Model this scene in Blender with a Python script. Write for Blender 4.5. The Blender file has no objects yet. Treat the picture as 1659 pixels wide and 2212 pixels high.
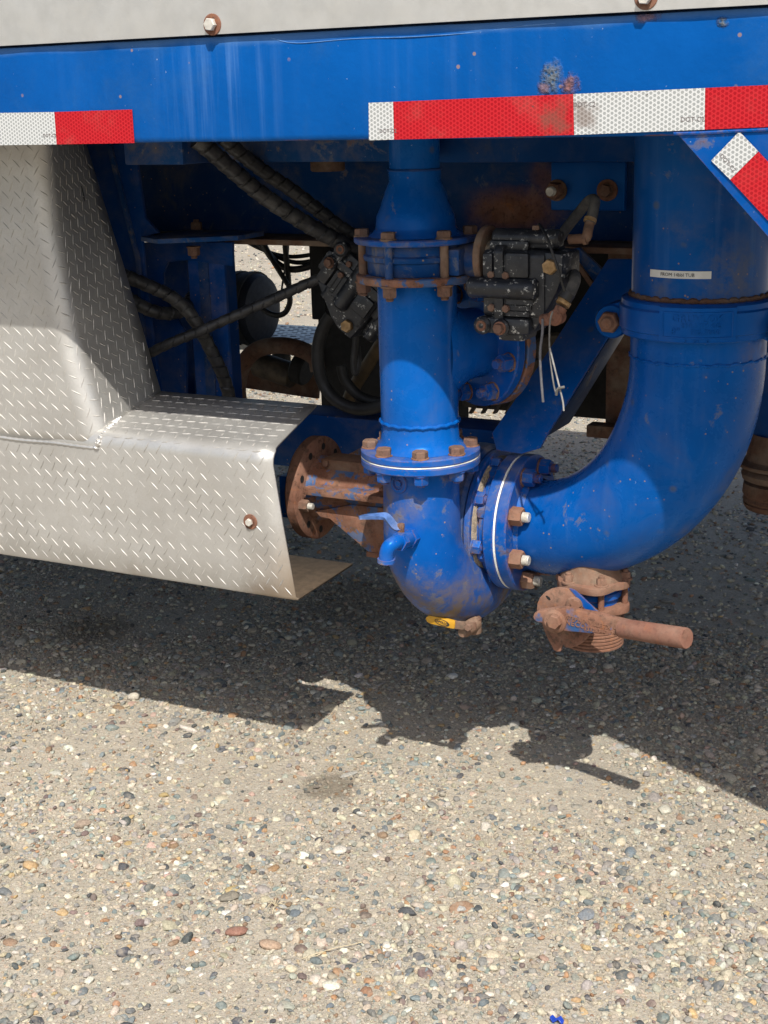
import bpy, bmesh, math, random
import numpy as np
from mathutils import Vector, Matrix, Quaternion

random.seed(7)
rng = np.random.default_rng(7)
SC = bpy.context.scene
COL = SC.collection
R_ = math.radians
PI = math.pi

# ------------------------------------------------------------------ camera, sky, sun, exposure
CAM_H = 1.40
GROUND = 0.10          # the yard lies 1.30 m below the camera
cam_right = Vector((0.88560972, 0.46359834, -0.02778494))
cam_down = Vector((0.10698048, -0.2618499, -0.95916099))
cam_fwd = Vector((-0.45194093, 0.84646985, -0.28149279))
cd = bpy.data.cameras.new('camera')
cam = bpy.data.objects.new('camera', cd)
COL.objects.link(cam)
M3 = Matrix((cam_right, -cam_down, -cam_fwd)).transposed()
cam.matrix_world = Matrix.Translation((0, 0, CAM_H)) @ M3.to_4x4()
cd.sensor_fit = 'VERTICAL'
cd.sensor_height = 36.0
cd.lens = 36.0 * 3067.0 / 2212.0
cd.clip_start = 0.02
cd.clip_end = 2000.0
SC.camera = cam

SUN_DIR = Vector((-0.59, 1.0, -1.50)).normalized()      # the way the light travels
sun_el = math.asin(-SUN_DIR.z)
sun_az = math.atan2(-SUN_DIR.x, -SUN_DIR.y)
wd = bpy.data.worlds.new('World')
SC.world = wd
wd.use_nodes = True
wn = wd.node_tree
sky = wn.nodes.new('ShaderNodeTexSky')
sky.sky_type = 'NISHITA'
sky.sun_disc = False
sky.sun_elevation = sun_el
sky.sun_rotation = sun_az
sky.air_density = 1.0
sky.dust_density = 3.0
sky.ozone_density = 0.4
wn.links.new(sky.outputs[0], wn.nodes['Background'].inputs[0])
wn.nodes['Background'].inputs[1].default_value = 0.115
sd = bpy.data.lights.new('sun', 'SUN')
sd.energy = 4.4
sd.angle = R_(0.53)
sd.color = (1.0, 0.95, 0.87)
so = bpy.data.objects.new('sun', sd)
COL.objects.link(so)
so.rotation_euler = SUN_DIR.to_track_quat('-Z', 'Y').to_euler()
so.location = (2, -4, 6)
SC.view_settings.view_transform = 'Standard'
SC.view_settings.look = 'None'
SC.view_settings.gamma = 1.0
SC.view_settings.exposure = 0.42
SC.view_settings.use_curve_mapping = False


def P(u, v, Y):
    """the point at depth Y (metres behind the camera's position, across the truck) seen at u, v of the 1659 x 2212 view"""
    d = cam_right * ((u - 829.5) / 3067.0) + cam_down * ((v - 1106.0) / 3067.0) + cam_fwd
    p = d * (Y / d.y)
    p.z += CAM_H
    return p


# ------------------------------------------------------------------ mesh helpers
def frame(axis):
    a = Vector(axis).normalized()
    t = Vector((0, 0, 1)) if abs(a.z) < 0.9 else Vector((1, 0, 0))
    b = a.cross(t).normalized()
    return a, b, a.cross(b).normalized()


class MB:
    def __init__(s):
        s.v = []; s.f = []; s.mi = []; s.m = 0

    def add(s, verts, faces):
        o = len(s.v)
        s.v += [Vector(p) for p in verts]
        for f in faces:
            s.f.append([i + o for i in f]); s.mi.append(s.m)
        return s

    def box(s, lo, hi, bev=0.0, rot=None, pivot=None):
        bm = bmesh.new()
        bmesh.ops.create_cube(bm, size=1.0)
        lo = Vector(lo); hi = Vector(hi); c = (lo + hi) / 2; d = hi - lo
        for p in bm.verts:
            p.co = Vector((p.co.x * d.x, p.co.y * d.y, p.co.z * d.z)) + c
        if bev > 0:
            bmesh.ops.bevel(bm, geom=bm.edges[:], offset=bev, segments=2, affect='EDGES', profile=0.6)
        return s.bm(bm, rot, pivot)

    def bm(s, bm, rot=None, pivot=None):
        bm.verts.index_update()
        vs = [p.co.copy() for p in bm.verts]
        if rot is not None:
            pv = Vector(pivot or (0, 0, 0))
            vs = [pv + rot @ (p - pv) for p in vs]
        s.add(vs, [[q.index for q in f.verts] for f in bm.faces])
        bm.free()
        return s

    def prism(s, poly, ext, bev=0.0):
        """a flat outline (3D points) pushed along ext"""
        bm = bmesh.new()
        ext = Vector(ext)
        a = [bm.verts.new(Vector(p)) for p in poly]
        b = [bm.verts.new(Vector(p) + ext) for p in poly]
        n = len(poly)
        bm.faces.new(a); bm.faces.new(b[::-1])
        for i in range(n):
            bm.faces.new((a[i], b[i], b[(i + 1) % n], a[(i + 1) % n]))
        bmesh.ops.recalc_face_normals(bm, faces=bm.faces[:])
        if bev > 0:
            bmesh.ops.bevel(bm, geom=bm.edges[:], offset=bev, segments=2, affect='EDGES', profile=0.6)
        return s.bm(bm)

    def lathe(s, org, axis, prof, n=40, hex_=False, rot=0.0, wob=0.0):
        """prof = [(radius, height)...] turned about axis through org; radius 0 closes"""
        a, b, c = frame(axis)
        org = Vector(org)
        rings = []
        vs = []; fs = []
        for r, h in prof:
            if r <= 1e-7:
                rings.append([len(vs)]); vs.append(org + a * h)
            else:
                ring = []
                for i in range(n):
                    t = 2 * PI * i / n + rot
                    rr = r * (1 + wob * math.sin(7 * t + h * 90) * math.sin(3 * t + 1)) if wob else r
                    ring.append(len(vs)); vs.append(org + a * h + (b * math.cos(t) + c * math.sin(t)) * rr)
                rings.append(ring)
        for k in range(len(rings) - 1):
            p, q = rings[k], rings[k + 1]
            if len(p) == 1 and len(q) == 1:
                continue
            for i in range(n):
                j = (i + 1) % n
                if len(p) == 1:
                    fs.append((p[0], q[j], q[i]))
                elif len(q) == 1:
                    fs.append((p[i], p[j], q[0]))
                else:
                    fs.append((p[i], p[j], q[j], q[i]))
        return s.add(vs, fs)

    def cyl(s, a, b, r, n=24, bev=0.0, r2=None):
        a = Vector(a); b = Vector(b); L = (b - a).length
        r2 = r if r2 is None else r2
        if bev > 0:
            pr = [(0, 0), (r - bev, 0), (r, bev), (r2, L - bev), (r2 - bev, L), (0, L)]
        else:
            pr = [(0, 0), (r, 0), (r2, L), (0, L)]
        return s.lathe(a, b - a, pr, n)

    def ring(s, org, axis, r0, r1, h, bev=0.0015, n=56, wob=0.0):
        """a flat ring (flange) from 0 to h along axis, with bevelled rim"""
        pr = [(r0, 0), (r1 - bev, 0), (r1, bev), (r1, h - bev), (r1 - bev, h), (r0, h)]
        if r0 > 0:
            pr.append((r0, 0))
        return s.lathe(org, axis, pr, n, wob=wob)

    def tube(s, pts, rad, n=24, caps=True, spiral=None):
        pts = [Vector(p) for p in pts]
        m = len(pts)
        rads = rad if isinstance(rad, (list, tuple)) else [rad] * m
        T = []
        for i in range(m):
            t = pts[min(i + 1, m - 1)] - pts[max(i - 1, 0)]
            T.append(t.normalized())
        ref = Vector((0, 0, 1)) if abs(T[0].z) < 0.9 else Vector((0, 1, 0))
        b = T[0].cross(ref).normalized()
        vs = []; fs = []; L = 0.0
        for i in range(m):
            if i:
                q = T[i - 1].rotation_difference(T[i]); b = q @ b
                L += (pts[i] - pts[i - 1]).length
            b = (b - T[i] * b.dot(T[i])).normalized()
            c = T[i].cross(b)
            for k in range(n):
                t = 2 * PI * k / n
                r = rads[i]
                if spiral:
                    pitch, dep = spiral
                    ph = (L / pitch + k / n) % 1.0
                    if ph > 0.86:
                        r -= dep * (0.75 + 0.25 * math.sin(L * 60))
                    else:
                        r -= dep * 0.55 * (ph / 0.86)
                vs.append(pts[i] + (b * math.cos(t) + c * math.sin(t)) * r)
        for i in range(m - 1):
            for k in range(n):
                j = (k + 1) % n
                fs.append((i * n + k, i * n + j, (i + 1) * n + j, (i + 1) * n + k))
        if caps:
            fs.append(tuple(range(n - 1, -1, -1)))
            fs.append(tuple((m - 1) * n + k for k in range(n)))
        return s.add(vs, fs)

    def map(s, fn):
        s.v = [Vector(fn(p)) for p in s.v]
        return s

    def mesh(s, name, mats, org=(0, 0, 0), smooth=38):
        me = bpy.data.meshes.new(name)
        o = Vector(org)
        me.from_pydata([tuple(p - o) for p in s.v], [], s.f)
        for m in (mats if isinstance(mats, (list, tuple)) else [mats]):
            me.materials.append(m)
        if any(s.mi):
            me.polygons.foreach_set('material_index', s.mi)
        bm = bmesh.new(); bm.from_mesh(me)
        bmesh.ops.recalc_face_normals(bm, faces=bm.faces[:])
        bm.to_mesh(me); bm.free()
        if smooth:
            me.polygons.foreach_set('use_smooth', [True] * len(me.polygons))
            me.set_sharp_from_angle(angle=R_(smooth))
        me.update()
        return me

    def build(s, name, mats, parent=None, smooth=38):
        root = parent
        while root is not None and root.parent is not None:
            root = root.parent
        org = root.location if root is not None else Vector((0, 0, 0))
        ob = bpy.data.objects.new(name, s.mesh(name, mats, org, smooth))
        COL.objects.link(ob)
        ob.parent = parent
        return ob


def tag(o, label=None, cat=None, group=None, kind=None):
    if label: o['label'] = label
    if cat: o['category'] = cat
    if group: o['group'] = group
    if kind: o['kind'] = kind
    return o


def thing(name, label, cat, loc, group=None):
    o = bpy.data.objects.new(name, None)
    o.empty_display_size = 0.05
    COL.objects.link(o)
    o.location = Vector(loc)
    return tag(o, label, cat, group)


def put(me, name, parent, loc, axis, spin=0.0):
    """one more object of a shared mesh, its local z along axis"""
    root = parent
    while root.parent is not None:
        root = root.parent
    ob = bpy.data.objects.new(name, me)
    COL.objects.link(ob)
    ob.parent = parent
    ob.location = Vector(loc) - root.location
    q = Vector((0, 0, 1)).rotation_difference(Vector(axis).normalized())
    ob.rotation_euler = (q @ Quaternion((0, 0, 1), spin)).to_euler()
    return ob


def copy_thing(root, loc, rot, label, group=None):
    r = root.copy(); COL.objects.link(r)
    r.location = loc; r.rotation_euler = rot
    r['label'] = label
    if group: r['group'] = group
    for ch in list(root.children):
        c = ch.copy(); COL.objects.link(c); c.parent = r
        for g in ch.children:
            d = g.copy(); COL.objects.link(d); d.parent = c
    return r


def smooth_path(pts, step=0.004):
    """Catmull-Rom through the points, resampled"""
    pts = [Vector(p) for p in pts]
    q = [pts[0] * 2 - pts[1]] + pts + [pts[-1] * 2 - pts[-2]]
    out = []
    for i in range(1, len(q) - 2):
        a, b, c, d = q[i - 1], q[i], q[i + 1], q[i + 2]
        n = max(2, int((c - b).length / step))
        for k in range(n):
            t = k / n
            out.append(0.5 * ((2 * b) + (c - a) * t + (2 * a - 5 * b + 4 * c - d) * t * t + (3 * b - a - 3 * c + d) * t ** 3))
    out.append(pts[-1])
    return out


def text_mb(body, size, depth=0.0006, bold=0.0, spacing=1.0):
    cu = bpy.data.curves.new('lettering', 'FONT')
    cu.body = body; cu.size = size; cu.extrude = depth; cu.offset = bold
    cu.align_x = 'CENTER'; cu.align_y = 'CENTER'; cu.space_character = spacing
    cu.resolution_u = 2
    ob = bpy.data.objects.new('lettering', cu)
    COL.objects.link(ob)
    me = ob.to_mesh()
    mb = MB()
    mb.add([v.co.copy() for v in me.vertices], [list(p.vertices) for p in me.polygons])
    ob.to_mesh_clear()
    bpy.data.objects.remove(ob); bpy.data.curves.remove(cu)
    return mb


# ------------------------------------------------------------------ materials
class NT:
    def __init__(s, name):
        s.m = bpy.data.materials.new(name); s.m.use_nodes = True
        s.t = s.m.node_tree
        s.b = s.t.nodes['Principled BSDF']
        g = s.t.nodes.new('ShaderNodeNewGeometry')
        s.pos = g.outputs['Position']; s.nrm = g.outputs['Normal']

    def n(s, typ, **kw):
        nd = s.t.nodes.new(typ)
        for k, v in kw.items():
            if k in nd.inputs.keys(): s.set(nd.inputs[k], v)
            else: setattr(nd, k, v)
        return nd

    def set(s, sock, v):
        if hasattr(v, 'is_output') and v.is_output: s.t.links.new(v, sock)
        else:
            try: sock.default_value = v
            except Exception: sock.default_value = tuple(v) + (1.0,)

    def inp(s, name, v): s.set(s.b.inputs[name], v)

    def noise(s, scale, detail=4, rough=0.55, vec=None, dist=0.0):
        nd = s.n('ShaderNodeTexNoise', Scale=scale, Detail=detail, Roughness=rough, Distortion=dist)
        s.t.links.new(vec or s.pos, nd.inputs['Vector'])
        return nd.outputs[0]

    def vor(s, scale, vec=None, feature='F1', out='Distance', rnd=1.0):
        nd = s.n('ShaderNodeTexVoronoi', feature=feature, Scale=scale, Randomness=rnd)
        s.t.links.new(vec or s.pos, nd.inputs['Vector'])
        return nd.outputs[out]

    def scaled(s, x, y, z):
        nd = s.n('ShaderNodeVectorMath', operation='MULTIPLY')
        s.t.links.new(s.pos, nd.inputs[0]); nd.inputs[1].default_value = (x, y, z)
        return nd.outputs[0]

    def step(s, v, a, b, lo=0.0, hi=1.0):
        nd = s.n('ShaderNodeMapRange', interpolation_type='SMOOTHSTEP')
        s.set(nd.inputs['Value'], v)
        nd.inputs['From Min'].default_value = a; nd.inputs['From Max'].default_value = b
        nd.inputs['To Min'].default_value = lo; nd.inputs['To Max'].default_value = hi
        return nd.outputs[0]

    def math(s, op, a, b=0.0, c=0.0):
        nd = s.n('ShaderNodeMath', operation=op)
        s.set(nd.inputs[0], a); s.set(nd.inputs[1], b); s.set(nd.inputs[2], c)
        return nd.outputs[0]

    def mix(s, f, a, b):
        nd = s.n('ShaderNodeMix', data_type='RGBA')
        s.set(nd.inputs[0], f)
        for k, v in ((6, a), (7, b)):
            if hasattr(v, 'is_output'): s.t.links.new(v, nd.inputs[k])
            else: nd.inputs[k].default_value = tuple(v) + (1.0,)
        return nd.outputs[2]

    def mixf(s, f, a, b):
        nd = s.n('ShaderNodeMix', data_type='FLOAT')
        s.set(nd.inputs[0], f); s.set(nd.inputs[2], a); s.set(nd.inputs[3], b)
        return nd.outputs[0]

    def sep(s, v):
        nd = s.n('ShaderNodeSeparateXYZ'); s.t.links.new(v, nd.inputs[0])
        return nd.outputs

    def near(s, c, r0, r1, wob=0.0, scale=30.0, squash=(1, 1, 1)):
        """1 inside r0 of the point c, 0 beyond r1, with a ragged edge"""
        sub = s.n('ShaderNodeVectorMath', operation='SUBTRACT')
        s.t.links.new(s.pos, sub.inputs[0]); sub.inputs[1].default_value = tuple(c)
        mul = s.n('ShaderNodeVectorMath', operation='MULTIPLY')
        s.t.links.new(sub.outputs[0], mul.inputs[0]); mul.inputs[1].default_value = squash
        ln = s.n('ShaderNodeVectorMath', operation='LENGTH'); s.t.links.new(mul.outputs[0], ln.inputs[0])
        d = ln.outputs['Value']
        if wob:
            d = s.math('ADD', d, s.math('MULTIPLY', s.math('SUBTRACT', s.noise(scale, 6, 0.65), 0.5), wob))
        return s.step(d, r0, r1, 1.0, 0.0)

    def bump(s, h, strength=0.3, dist=0.001, prev=None):
        nd = s.n('ShaderNodeBump', Strength=strength, Distance=dist)
        s.set(nd.inputs['Height'], h)
        if prev is not None: s.t.links.new(prev, nd.inputs['Normal'])
        return nd.outputs[0]


RUST_A = (0.150, 0.066, 0.042)
RUST_B = (0.235, 0.118, 0.080)
RUST_C = (0.070, 0.038, 0.027)
DUST = (0.30, 0.25, 0.19)


def rust_col(t, sc=1.0):
    a = t.noise(22 * sc, 8, 0.7)
    b = t.noise(75 * sc, 8, 0.75)
    c = t.mix(t.step(a, 0.36, 0.64), RUST_A, RUST_B)
    c = t.mix(t.step(b, 0.50, 0.62, 0, 0.8), c, RUST_C)
    c = t.mix(t.math('MULTIPLY', t.step(t.noise(48 * sc, 6, 0.7, dist=0.5), 0.56, 0.66), 0.6), c, (0.30, 0.115, 0.045))
    return t.mix(t.step(t.noise(330 * sc, 3, 0.6), 0.5, 0.75, 0, 0.28), c, (0.22, 0.15, 0.11))


def edge_mask(t, r=0.003, lo=0.02, hi=0.14):
    """1 along convex and concave edges, where paint chips first"""
    bv = t.n('ShaderNodeBevel', samples=4, Radius=r)
    dt = t.n('ShaderNodeVectorMath', operation='DOT_PRODUCT')
    t.t.links.new(bv.outputs[0], dt.inputs[0]); t.t.links.new(t.nrm, dt.inputs[1])
    return t.step(t.math('SUBTRACT', 1.0, dt.outputs['Value']), lo, hi)


def paint(name, rust=0.64, dirt=0.35, specks=True, base=(0.0012, 0.060, 0.275), base2=(0.0025, 0.084, 0.36), gloss=0.28, grime=0.25, chip=0.0, mud=(), extra=None, scale=1.0, streak=0.0):
    t = NT(name)
    n1 = t.noise(5, 5, 0.6)
    col = t.mix(t.step(n1, 0.3, 0.7), base, base2)
    if streak:
        sv = t.noise(1.0, 5, 0.6, vec=t.scaled(60, 60, 3.0))
        sm = t.math('MULTIPLY', t.step(sv, 0.5, 0.75), t.step(t.noise(3.0, 2, 0.5, vec=t.scaled(1, 1, .2)), 0.42, 0.68))
        col = t.mix(t.math('MULTIPLY', sm, streak), col, (0.16, 0.27, 0.46))
    # a film of road dust, thicker on what faces up
    up = t.step(t.sep(t.nrm)[2], -0.2, 1.0)
    dn = t.step(t.noise(16, 8, 0.65), 0.42, 0.74)
    dm = t.math('MULTIPLY', t.math('MULTIPLY', dn, t.math('ADD', t.math('MULTIPLY', up, 0.75), 0.25)), dirt)
    col = t.mix(dm, col, DUST)
    rgh = t.mixf(dm, gloss, 0.85)
    hgt = t.noise(300, 2, 0.5)
    nb = t.bump(hgt, 0.05, 0.0006)
    nb = t.bump(t.noise(45, 3, 0.5), 0.10, 0.0015, nb)
    if specks:
        sp = t.step(t.vor(55 * scale), 0.06, 0.11, 1.0, 0.0)
        sp = t.math('MULTIPLY', sp, t.step(t.noise(7, 2, 0.5), 0.46, 0.58))
        halo = t.math('MULTIPLY', t.step(t.vor(17 * scale), 0.05, 0.16, 1.0, 0.0), t.step(t.noise(13, 3, 0.6), 0.48, 0.62))
        col = t.mix(t.math('MULTIPLY', halo, 0.55), col, (0.10, 0.10, 0.075))
        col = t.mix(t.math('MULTIPLY', sp, 0.8), col, (0.33, 0.20, 0.09))
        ch = t.math('MULTIPLY', t.step(t.noise(170, 3, 0.6), 0.71, 0.76), t.step(t.noise(11, 2, 0.5), 0.5, 0.62))
        col = t.mix(t.math('MULTIPLY', ch, 0.8), col, (0.42, 0.47, 0.55))
    gm = t.math('MULTIPLY', t.step(t.noise(9, 9, 0.7, dist=0.6), 0.5, 0.72), grime)
    col = t.mix(gm, col, (0.135, 0.112, 0.078))
    rgh = t.mixf(gm, rgh, 0.75)
    for c0, r0, r1, amt, mcol in mud:
        mm = t.math('MULTIPLY', t.math('MULTIPLY', t.near(c0, r0, r1, 0.09, 22), t.step(t.noise(30, 8, 0.72), 0.38, 0.60, 0.12, 1.0)), amt)
        col = t.mix(mm, col, mcol)
        rgh = t.mixf(mm, rgh, 0.85)
    rm = t.step(t.noise(20 * scale, 10, 0.72, dist=0.4), rust, rust + 0.10, 0.0, 0.85)
    if chip:
        em = t.math('MULTIPLY', edge_mask(t), t.step(t.noise(70, 6, 0.7), 0.44, 0.56))
        rm = t.math('MAXIMUM', rm, t.math('MULTIPLY', em, chip))
    if extra is not None:
        for e in extra(t):
            rm = t.math('MAXIMUM', rm, e)
    rc = rust_col(t)
    edge = t.step(t.noise(20 * scale, 10, 0.72, dist=0.4), rust - 0.05, rust)
    col = t.mix(t.math('MULTIPLY', edge, 0.45), col, (0.17, 0.16, 0.14))
    col = t.mix(rm, col, rc)
    rgh = t.mixf(rm, rgh, 0.9)
    nb = t.bump(t.math('MULTIPLY', rm, t.noise(140, 5, 0.7)), 0.5, 0.002, nb)
    t.inp('Base Color', col); t.inp('Roughness', rgh); t.inp('Normal', nb)
    t.inp('Specular IOR Level', 0.4); t.inp('Specular Tint', t.mix(rm, (0.12, 0.42, 1.0), (0.8, 0.6, 0.5)))
    return t.m


def rusty(name, blue=0.60, dusty=0.25, scale=1.0, tint=None, spots=()):
    """bare rust with what paint is left"""
    t = NT(name)
    col = rust_col(t, scale)
    if tint: col = t.mix(0.5, col, tint)
    pm = t.step(t.noise(26 * scale, 9, 0.72, dist=0.5), blue, blue + 0.03)
    for c0, r0, r1 in spots:
        pm = t.math('MAXIMUM', pm, t.near(c0, r0, r1, 0.045, 40))
    col = t.mix(pm, col, (0.028, 0.085, 0.22))
    dm = t.math('MULTIPLY', t.step(t.noise(13, 7, 0.65), 0.40, 0.72), dusty)
    col = t.mix(dm, col, DUST)
    t.inp('Base Color', col); t.inp('Roughness', t.mixf(pm, 0.88, 0.45))
    nb = t.bump(t.noise(160, 6, 0.7), 0.45, 0.0014)
    nb = t.bump(t.noise(30, 4, 0.6), 0.25, 0.003, nb)
    t.inp('Normal', nb); t.inp('Specular IOR Level', 0.25)
    return t.m


def plain(name, col, rough=0.6, metal=0.0, var=0.25, nscale=40, dusty=0.0, dcol=DUST, bump=0.15, bscale=150, bdist=0.001, flecks=0.0):
    t = NT(name)
    n = t.noise(nscale, 6, 0.6)
    c = t.mix(t.step(n, 0.3, 0.7), [x * (1 - var) for x in col], [min(1, x * (1 + var)) for x in col])
    if dusty:
        c = t.mix(t.math('MULTIPLY', t.step(t.noise(nscale * .5, 8, 0.68), 0.44, 0.7), dusty), c, dcol)
    if flecks:
        fm = t.math('MULTIPLY', t.step(t.noise(120, 5, 0.7), 0.575, 0.62), t.step(t.noise(28, 4, 0.65), 0.44, 0.58))
        c = t.mix(t.math('MULTIPLY', fm, flecks), c, (0.52, 0.52, 0.49))
    t.inp('Base Color', c); t.inp('Roughness', t.step(t.noise(nscale * 1.7, 4, 0.6), 0.25, 0.75, rough - 0.08, rough + 0.08))
    t.inp('Metallic', metal)
    if bump: t.inp('Normal', t.bump(t.noise(bscale, 5, 0.6), bump, bdist))
    return t.m


def tread_alu(name, stains=()):
    t = NT(name)
    c = t.mix(t.step(t.noise(9, 6, 0.65), 0.3, 0.72), (0.475, 0.47, 0.455), (0.58, 0.58, 0.565))
    c = t.mix(t.step(t.noise(260, 3, 0.7), 0.4, 0.7, 0, 0.35), c, (0.42, 0.41, 0.385))
    film = t.step(t.noise(6, 7, 0.65), 0.35, 0.7, 0.14, 0.24)
    c = t.mix(film, c, (0.33, 0.30, 0.25))
    for c0, r0, r1, amt in stains:
        sm = t.math('MULTIPLY', t.near(c0, r0, r1, 0.10, 14), amt)
        c = t.mix(sm, c, (0.185, 0.135, 0.085))
        film = t.math('MAXIMUM', film, sm)
    t.inp('Base Color', c)
    t.inp('Metallic', t.mixf(film, 0.72, 0.05))
    t.inp('Roughness', t.mixf(film, t.step(t.noise(40, 5, 0.6), 0.3, 0.7, 0.31, 0.42), 0.75))
    sc_ = t.noise(1.0, 4, 0.6, vec=t.scaled(12, 12, 220))
    nb = t.bump(t.noise(420, 3, 0.6), 0.16, 0.0006)
    nb = t.bump(sc_, 0.10, 0.0006, nb)
    nb = t.bump(t.noise(4.5, 3, 0.5), 0.22, 0.010, nb)
    t.inp('Normal', nb)
    return t.m


def tape(name, col, line, rough=0.35, dirty=None):
    """prismatic sheeting: a lattice of fine triangles"""
    t = NT(name)
    x, y, z = t.sep(t.pos)
    per = 0.0052
    m = None
    for ang in (0, 60, 120):
        d = t.math('ADD', t.math('MULTIPLY', x, math.cos(R_(ang)) / per), t.math('MULTIPLY', z, math.sin(R_(ang)) / per))
        f = t.math('ABSOLUTE', t.math('SUBTRACT', t.math('FRACT', d), 0.5))
        k = t.step(f, 0.06, 0.15, 1.0, 0.0)
        m = k if m is None else t.math('MAXIMUM', m, k)
    c = t.mix(m, col, line)
    c = t.mix(t.step(t.noise(14, 7, 0.65), 0.5, 0.8, 0, 0.18), c, (0.25, 0.22, 0.17))
    c = t.mix(t.math('MULTIPLY', t.step(t.noise(130, 4, 0.65), 0.66, 0.72), t.step(t.noise(9, 3, 0.5), 0.48, 0.62)), c, (0.06, 0.045, 0.04))
    if dirty is not None:
        c = t.mix(t.math('MULTIPLY', t.near(dirty[0], dirty[1], dirty[2], 0.06, 60), 0.6), c, (0.12, 0.07, 0.05))
    t.inp('Base Color', c); t.inp('Roughness', rough)
    t.inp('Specular IOR Level', 0.3)
    t.inp('Normal', t.bump(m, 0.12, 0.0005))
    return t.m


BL_C = P(1192, 168, 1.859)


def beam_rust(t):
    a = t.near(P(1230, 183, 1.859), 0.004, 0.016, 0.03, 90)
    b = t.near(P(1175, 190, 1.859), 0.001, 0.011, 0.025, 90)
    c = t.near(P(1397, 34, 1.859), 0.002, 0.012, 0.03, 60, squash=(0.5, 1, 1.5))
    e = t.step(t.math('ADD', t.sep(t.pos)[2], t.math('MULTIPLY', t.noise(40, 8, 0.7), 0.006)), 1.3425, 1.3450, 1.0, 0.0)
    return [t.math('MULTIPLY', k, q) for k, q in ((a, 0.85), (b, 0.7), (c, 0.7), (e, t.step(t.noise(9, 3, 0.6), 0.5, 0.6)))]


M = {}
M['blue'] = paint('blue_paint', rust=0.645, dirt=0.3, grime=0.28, chip=0.8)
M['blue_pipe'] = paint('blue_pipe_paint', rust=0.685, dirt=0.10, gloss=0.27, grime=0.13, streak=0.14, base=(0.0008, 0.066, 0.29), base2=(0.0015, 0.092, 0.38))
M['blue_worn'] = paint('blue_worn_paint', rust=0.60, dirt=0.42, gloss=0.36, grime=0.62, chip=0.9)
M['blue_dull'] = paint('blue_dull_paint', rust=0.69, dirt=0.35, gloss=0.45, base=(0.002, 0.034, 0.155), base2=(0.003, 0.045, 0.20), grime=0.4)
M['blue_plain'] = paint('blue_plain_paint', rust=0.80, dirt=0.10, specks=False, gloss=0.3, grime=0.12)
M['blue_grease'] = paint('blue_greasy_paint', rust=0.60, dirt=0.8, gloss=0.5, base=(0.004, 0.035, 0.14), base2=(0.008, 0.05, 0.17), grime=0.7)


def beam_paint():
    t = NT('beam_paint')
    col = t.mix(t.step(t.noise(4, 5, 0.6), 0.3, 0.7), (0.001, 0.058, 0.245), (0.002, 0.074, 0.30))
    sv = t.noise(1.0, 5, 0.6, vec=t.scaled(55, 55, 2.2))
    patch = t.near(P(480, 200, 1.859), 0.02, 0.15, 0.08, 8, squash=(1, 1, 0.6))
    patch = t.math('ADD', patch, t.step(t.noise(2.2, 2, 0.5, vec=t.scaled(1, 1, .2)), 0.5, 0.75, 0, 0.5))
    sm = t.math('MULTIPLY', t.step(sv, 0.42, 0.75), patch)
    col = t.mix(t.math('MULTIPLY', sm, 0.5), col, (0.10, 0.22, 0.46))
    top = t.step(t.math('ADD', t.sep(t.pos)[2], t.math('MULTIPLY', t.noise(12, 5, 0.6), 0.02)), 1.486, 1.499)
    col = t.mix(t.math('MULTIPLY', top, 0.5), col, (0.10, 0.20, 0.38))
    sp = t.math('MULTIPLY', t.step(t.vor(24), 0.05, 0.08, 1.0, 0.0), t.step(t.noise(5, 2, 0.5), 0.5, 0.56))
    col = t.mix(t.math('MULTIPLY', sp, 0.6), col, (0.33, 0.20, 0.09))
    bl = t.near(BL_C, 0.006, 0.022, 0.032, 55, squash=(1.15, 1, 0.8))
    bl2 = t.near(P(1560, 48, 1.859), 0.002, 0.008, 0.012, 90)
    blm = t.math('MAXIMUM', bl, bl2)
    cell = t.vor(170)
    bc = t.mix(t.step(cell, 0.15, 0.55), (0.025, 0.075, 0.16), (0.13, 0.135, 0.115))
    col = t.mix(t.math('MULTIPLY', blm, 0.85), col, bc)
    rm = None
    for e in beam_rust(t):
        rm = e if rm is None else t.math('MAXIMUM', rm, e)
    col = t.mix(rm, col, rust_col(t, 2))
    gr = t.math('MULTIPLY', t.step(t.noise(5, 9, 0.7, dist=0.5), 0.50, 0.75), 0.28)
    col = t.mix(gr, col, (0.04, 0.10, 0.18))
    ch = t.math('MULTIPLY', t.step(t.noise(150, 3, 0.6), 0.70, 0.76), t.step(t.noise(6, 3, 0.5), 0.48, 0.60))
    col = t.mix(t.math('MULTIPLY', ch, 0.7), col, (0.30, 0.36, 0.45))
    t.inp('Base Color', col)
    t.inp('Roughness', t.mixf(t.math('MAXIMUM', t.math('MAXIMUM', rm, blm), gr), 0.36, 0.8))
    nb = t.bump(t.noise(95, 3, 0.5), 0.30, 0.0018)
    nb = t.bump(t.noise(7, 3, 0.5), 0.25, 0.006, nb)
    nb = t.bump(t.noise(330, 2, 0.5), 0.05, 0.0006, nb)
    nb = t.bump(t.math('MULTIPLY', t.math('MAXIMUM', blm, rm), t.math('ADD', cell, t.noise(120, 5, 0.7))), 0.9, 0.004, nb)
    t.inp('Normal', nb); t.inp('Specular IOR Level', 0.35); t.inp('Specular Tint', (0.12, 0.42, 1.0, 1.0))
    return t.m


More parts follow.
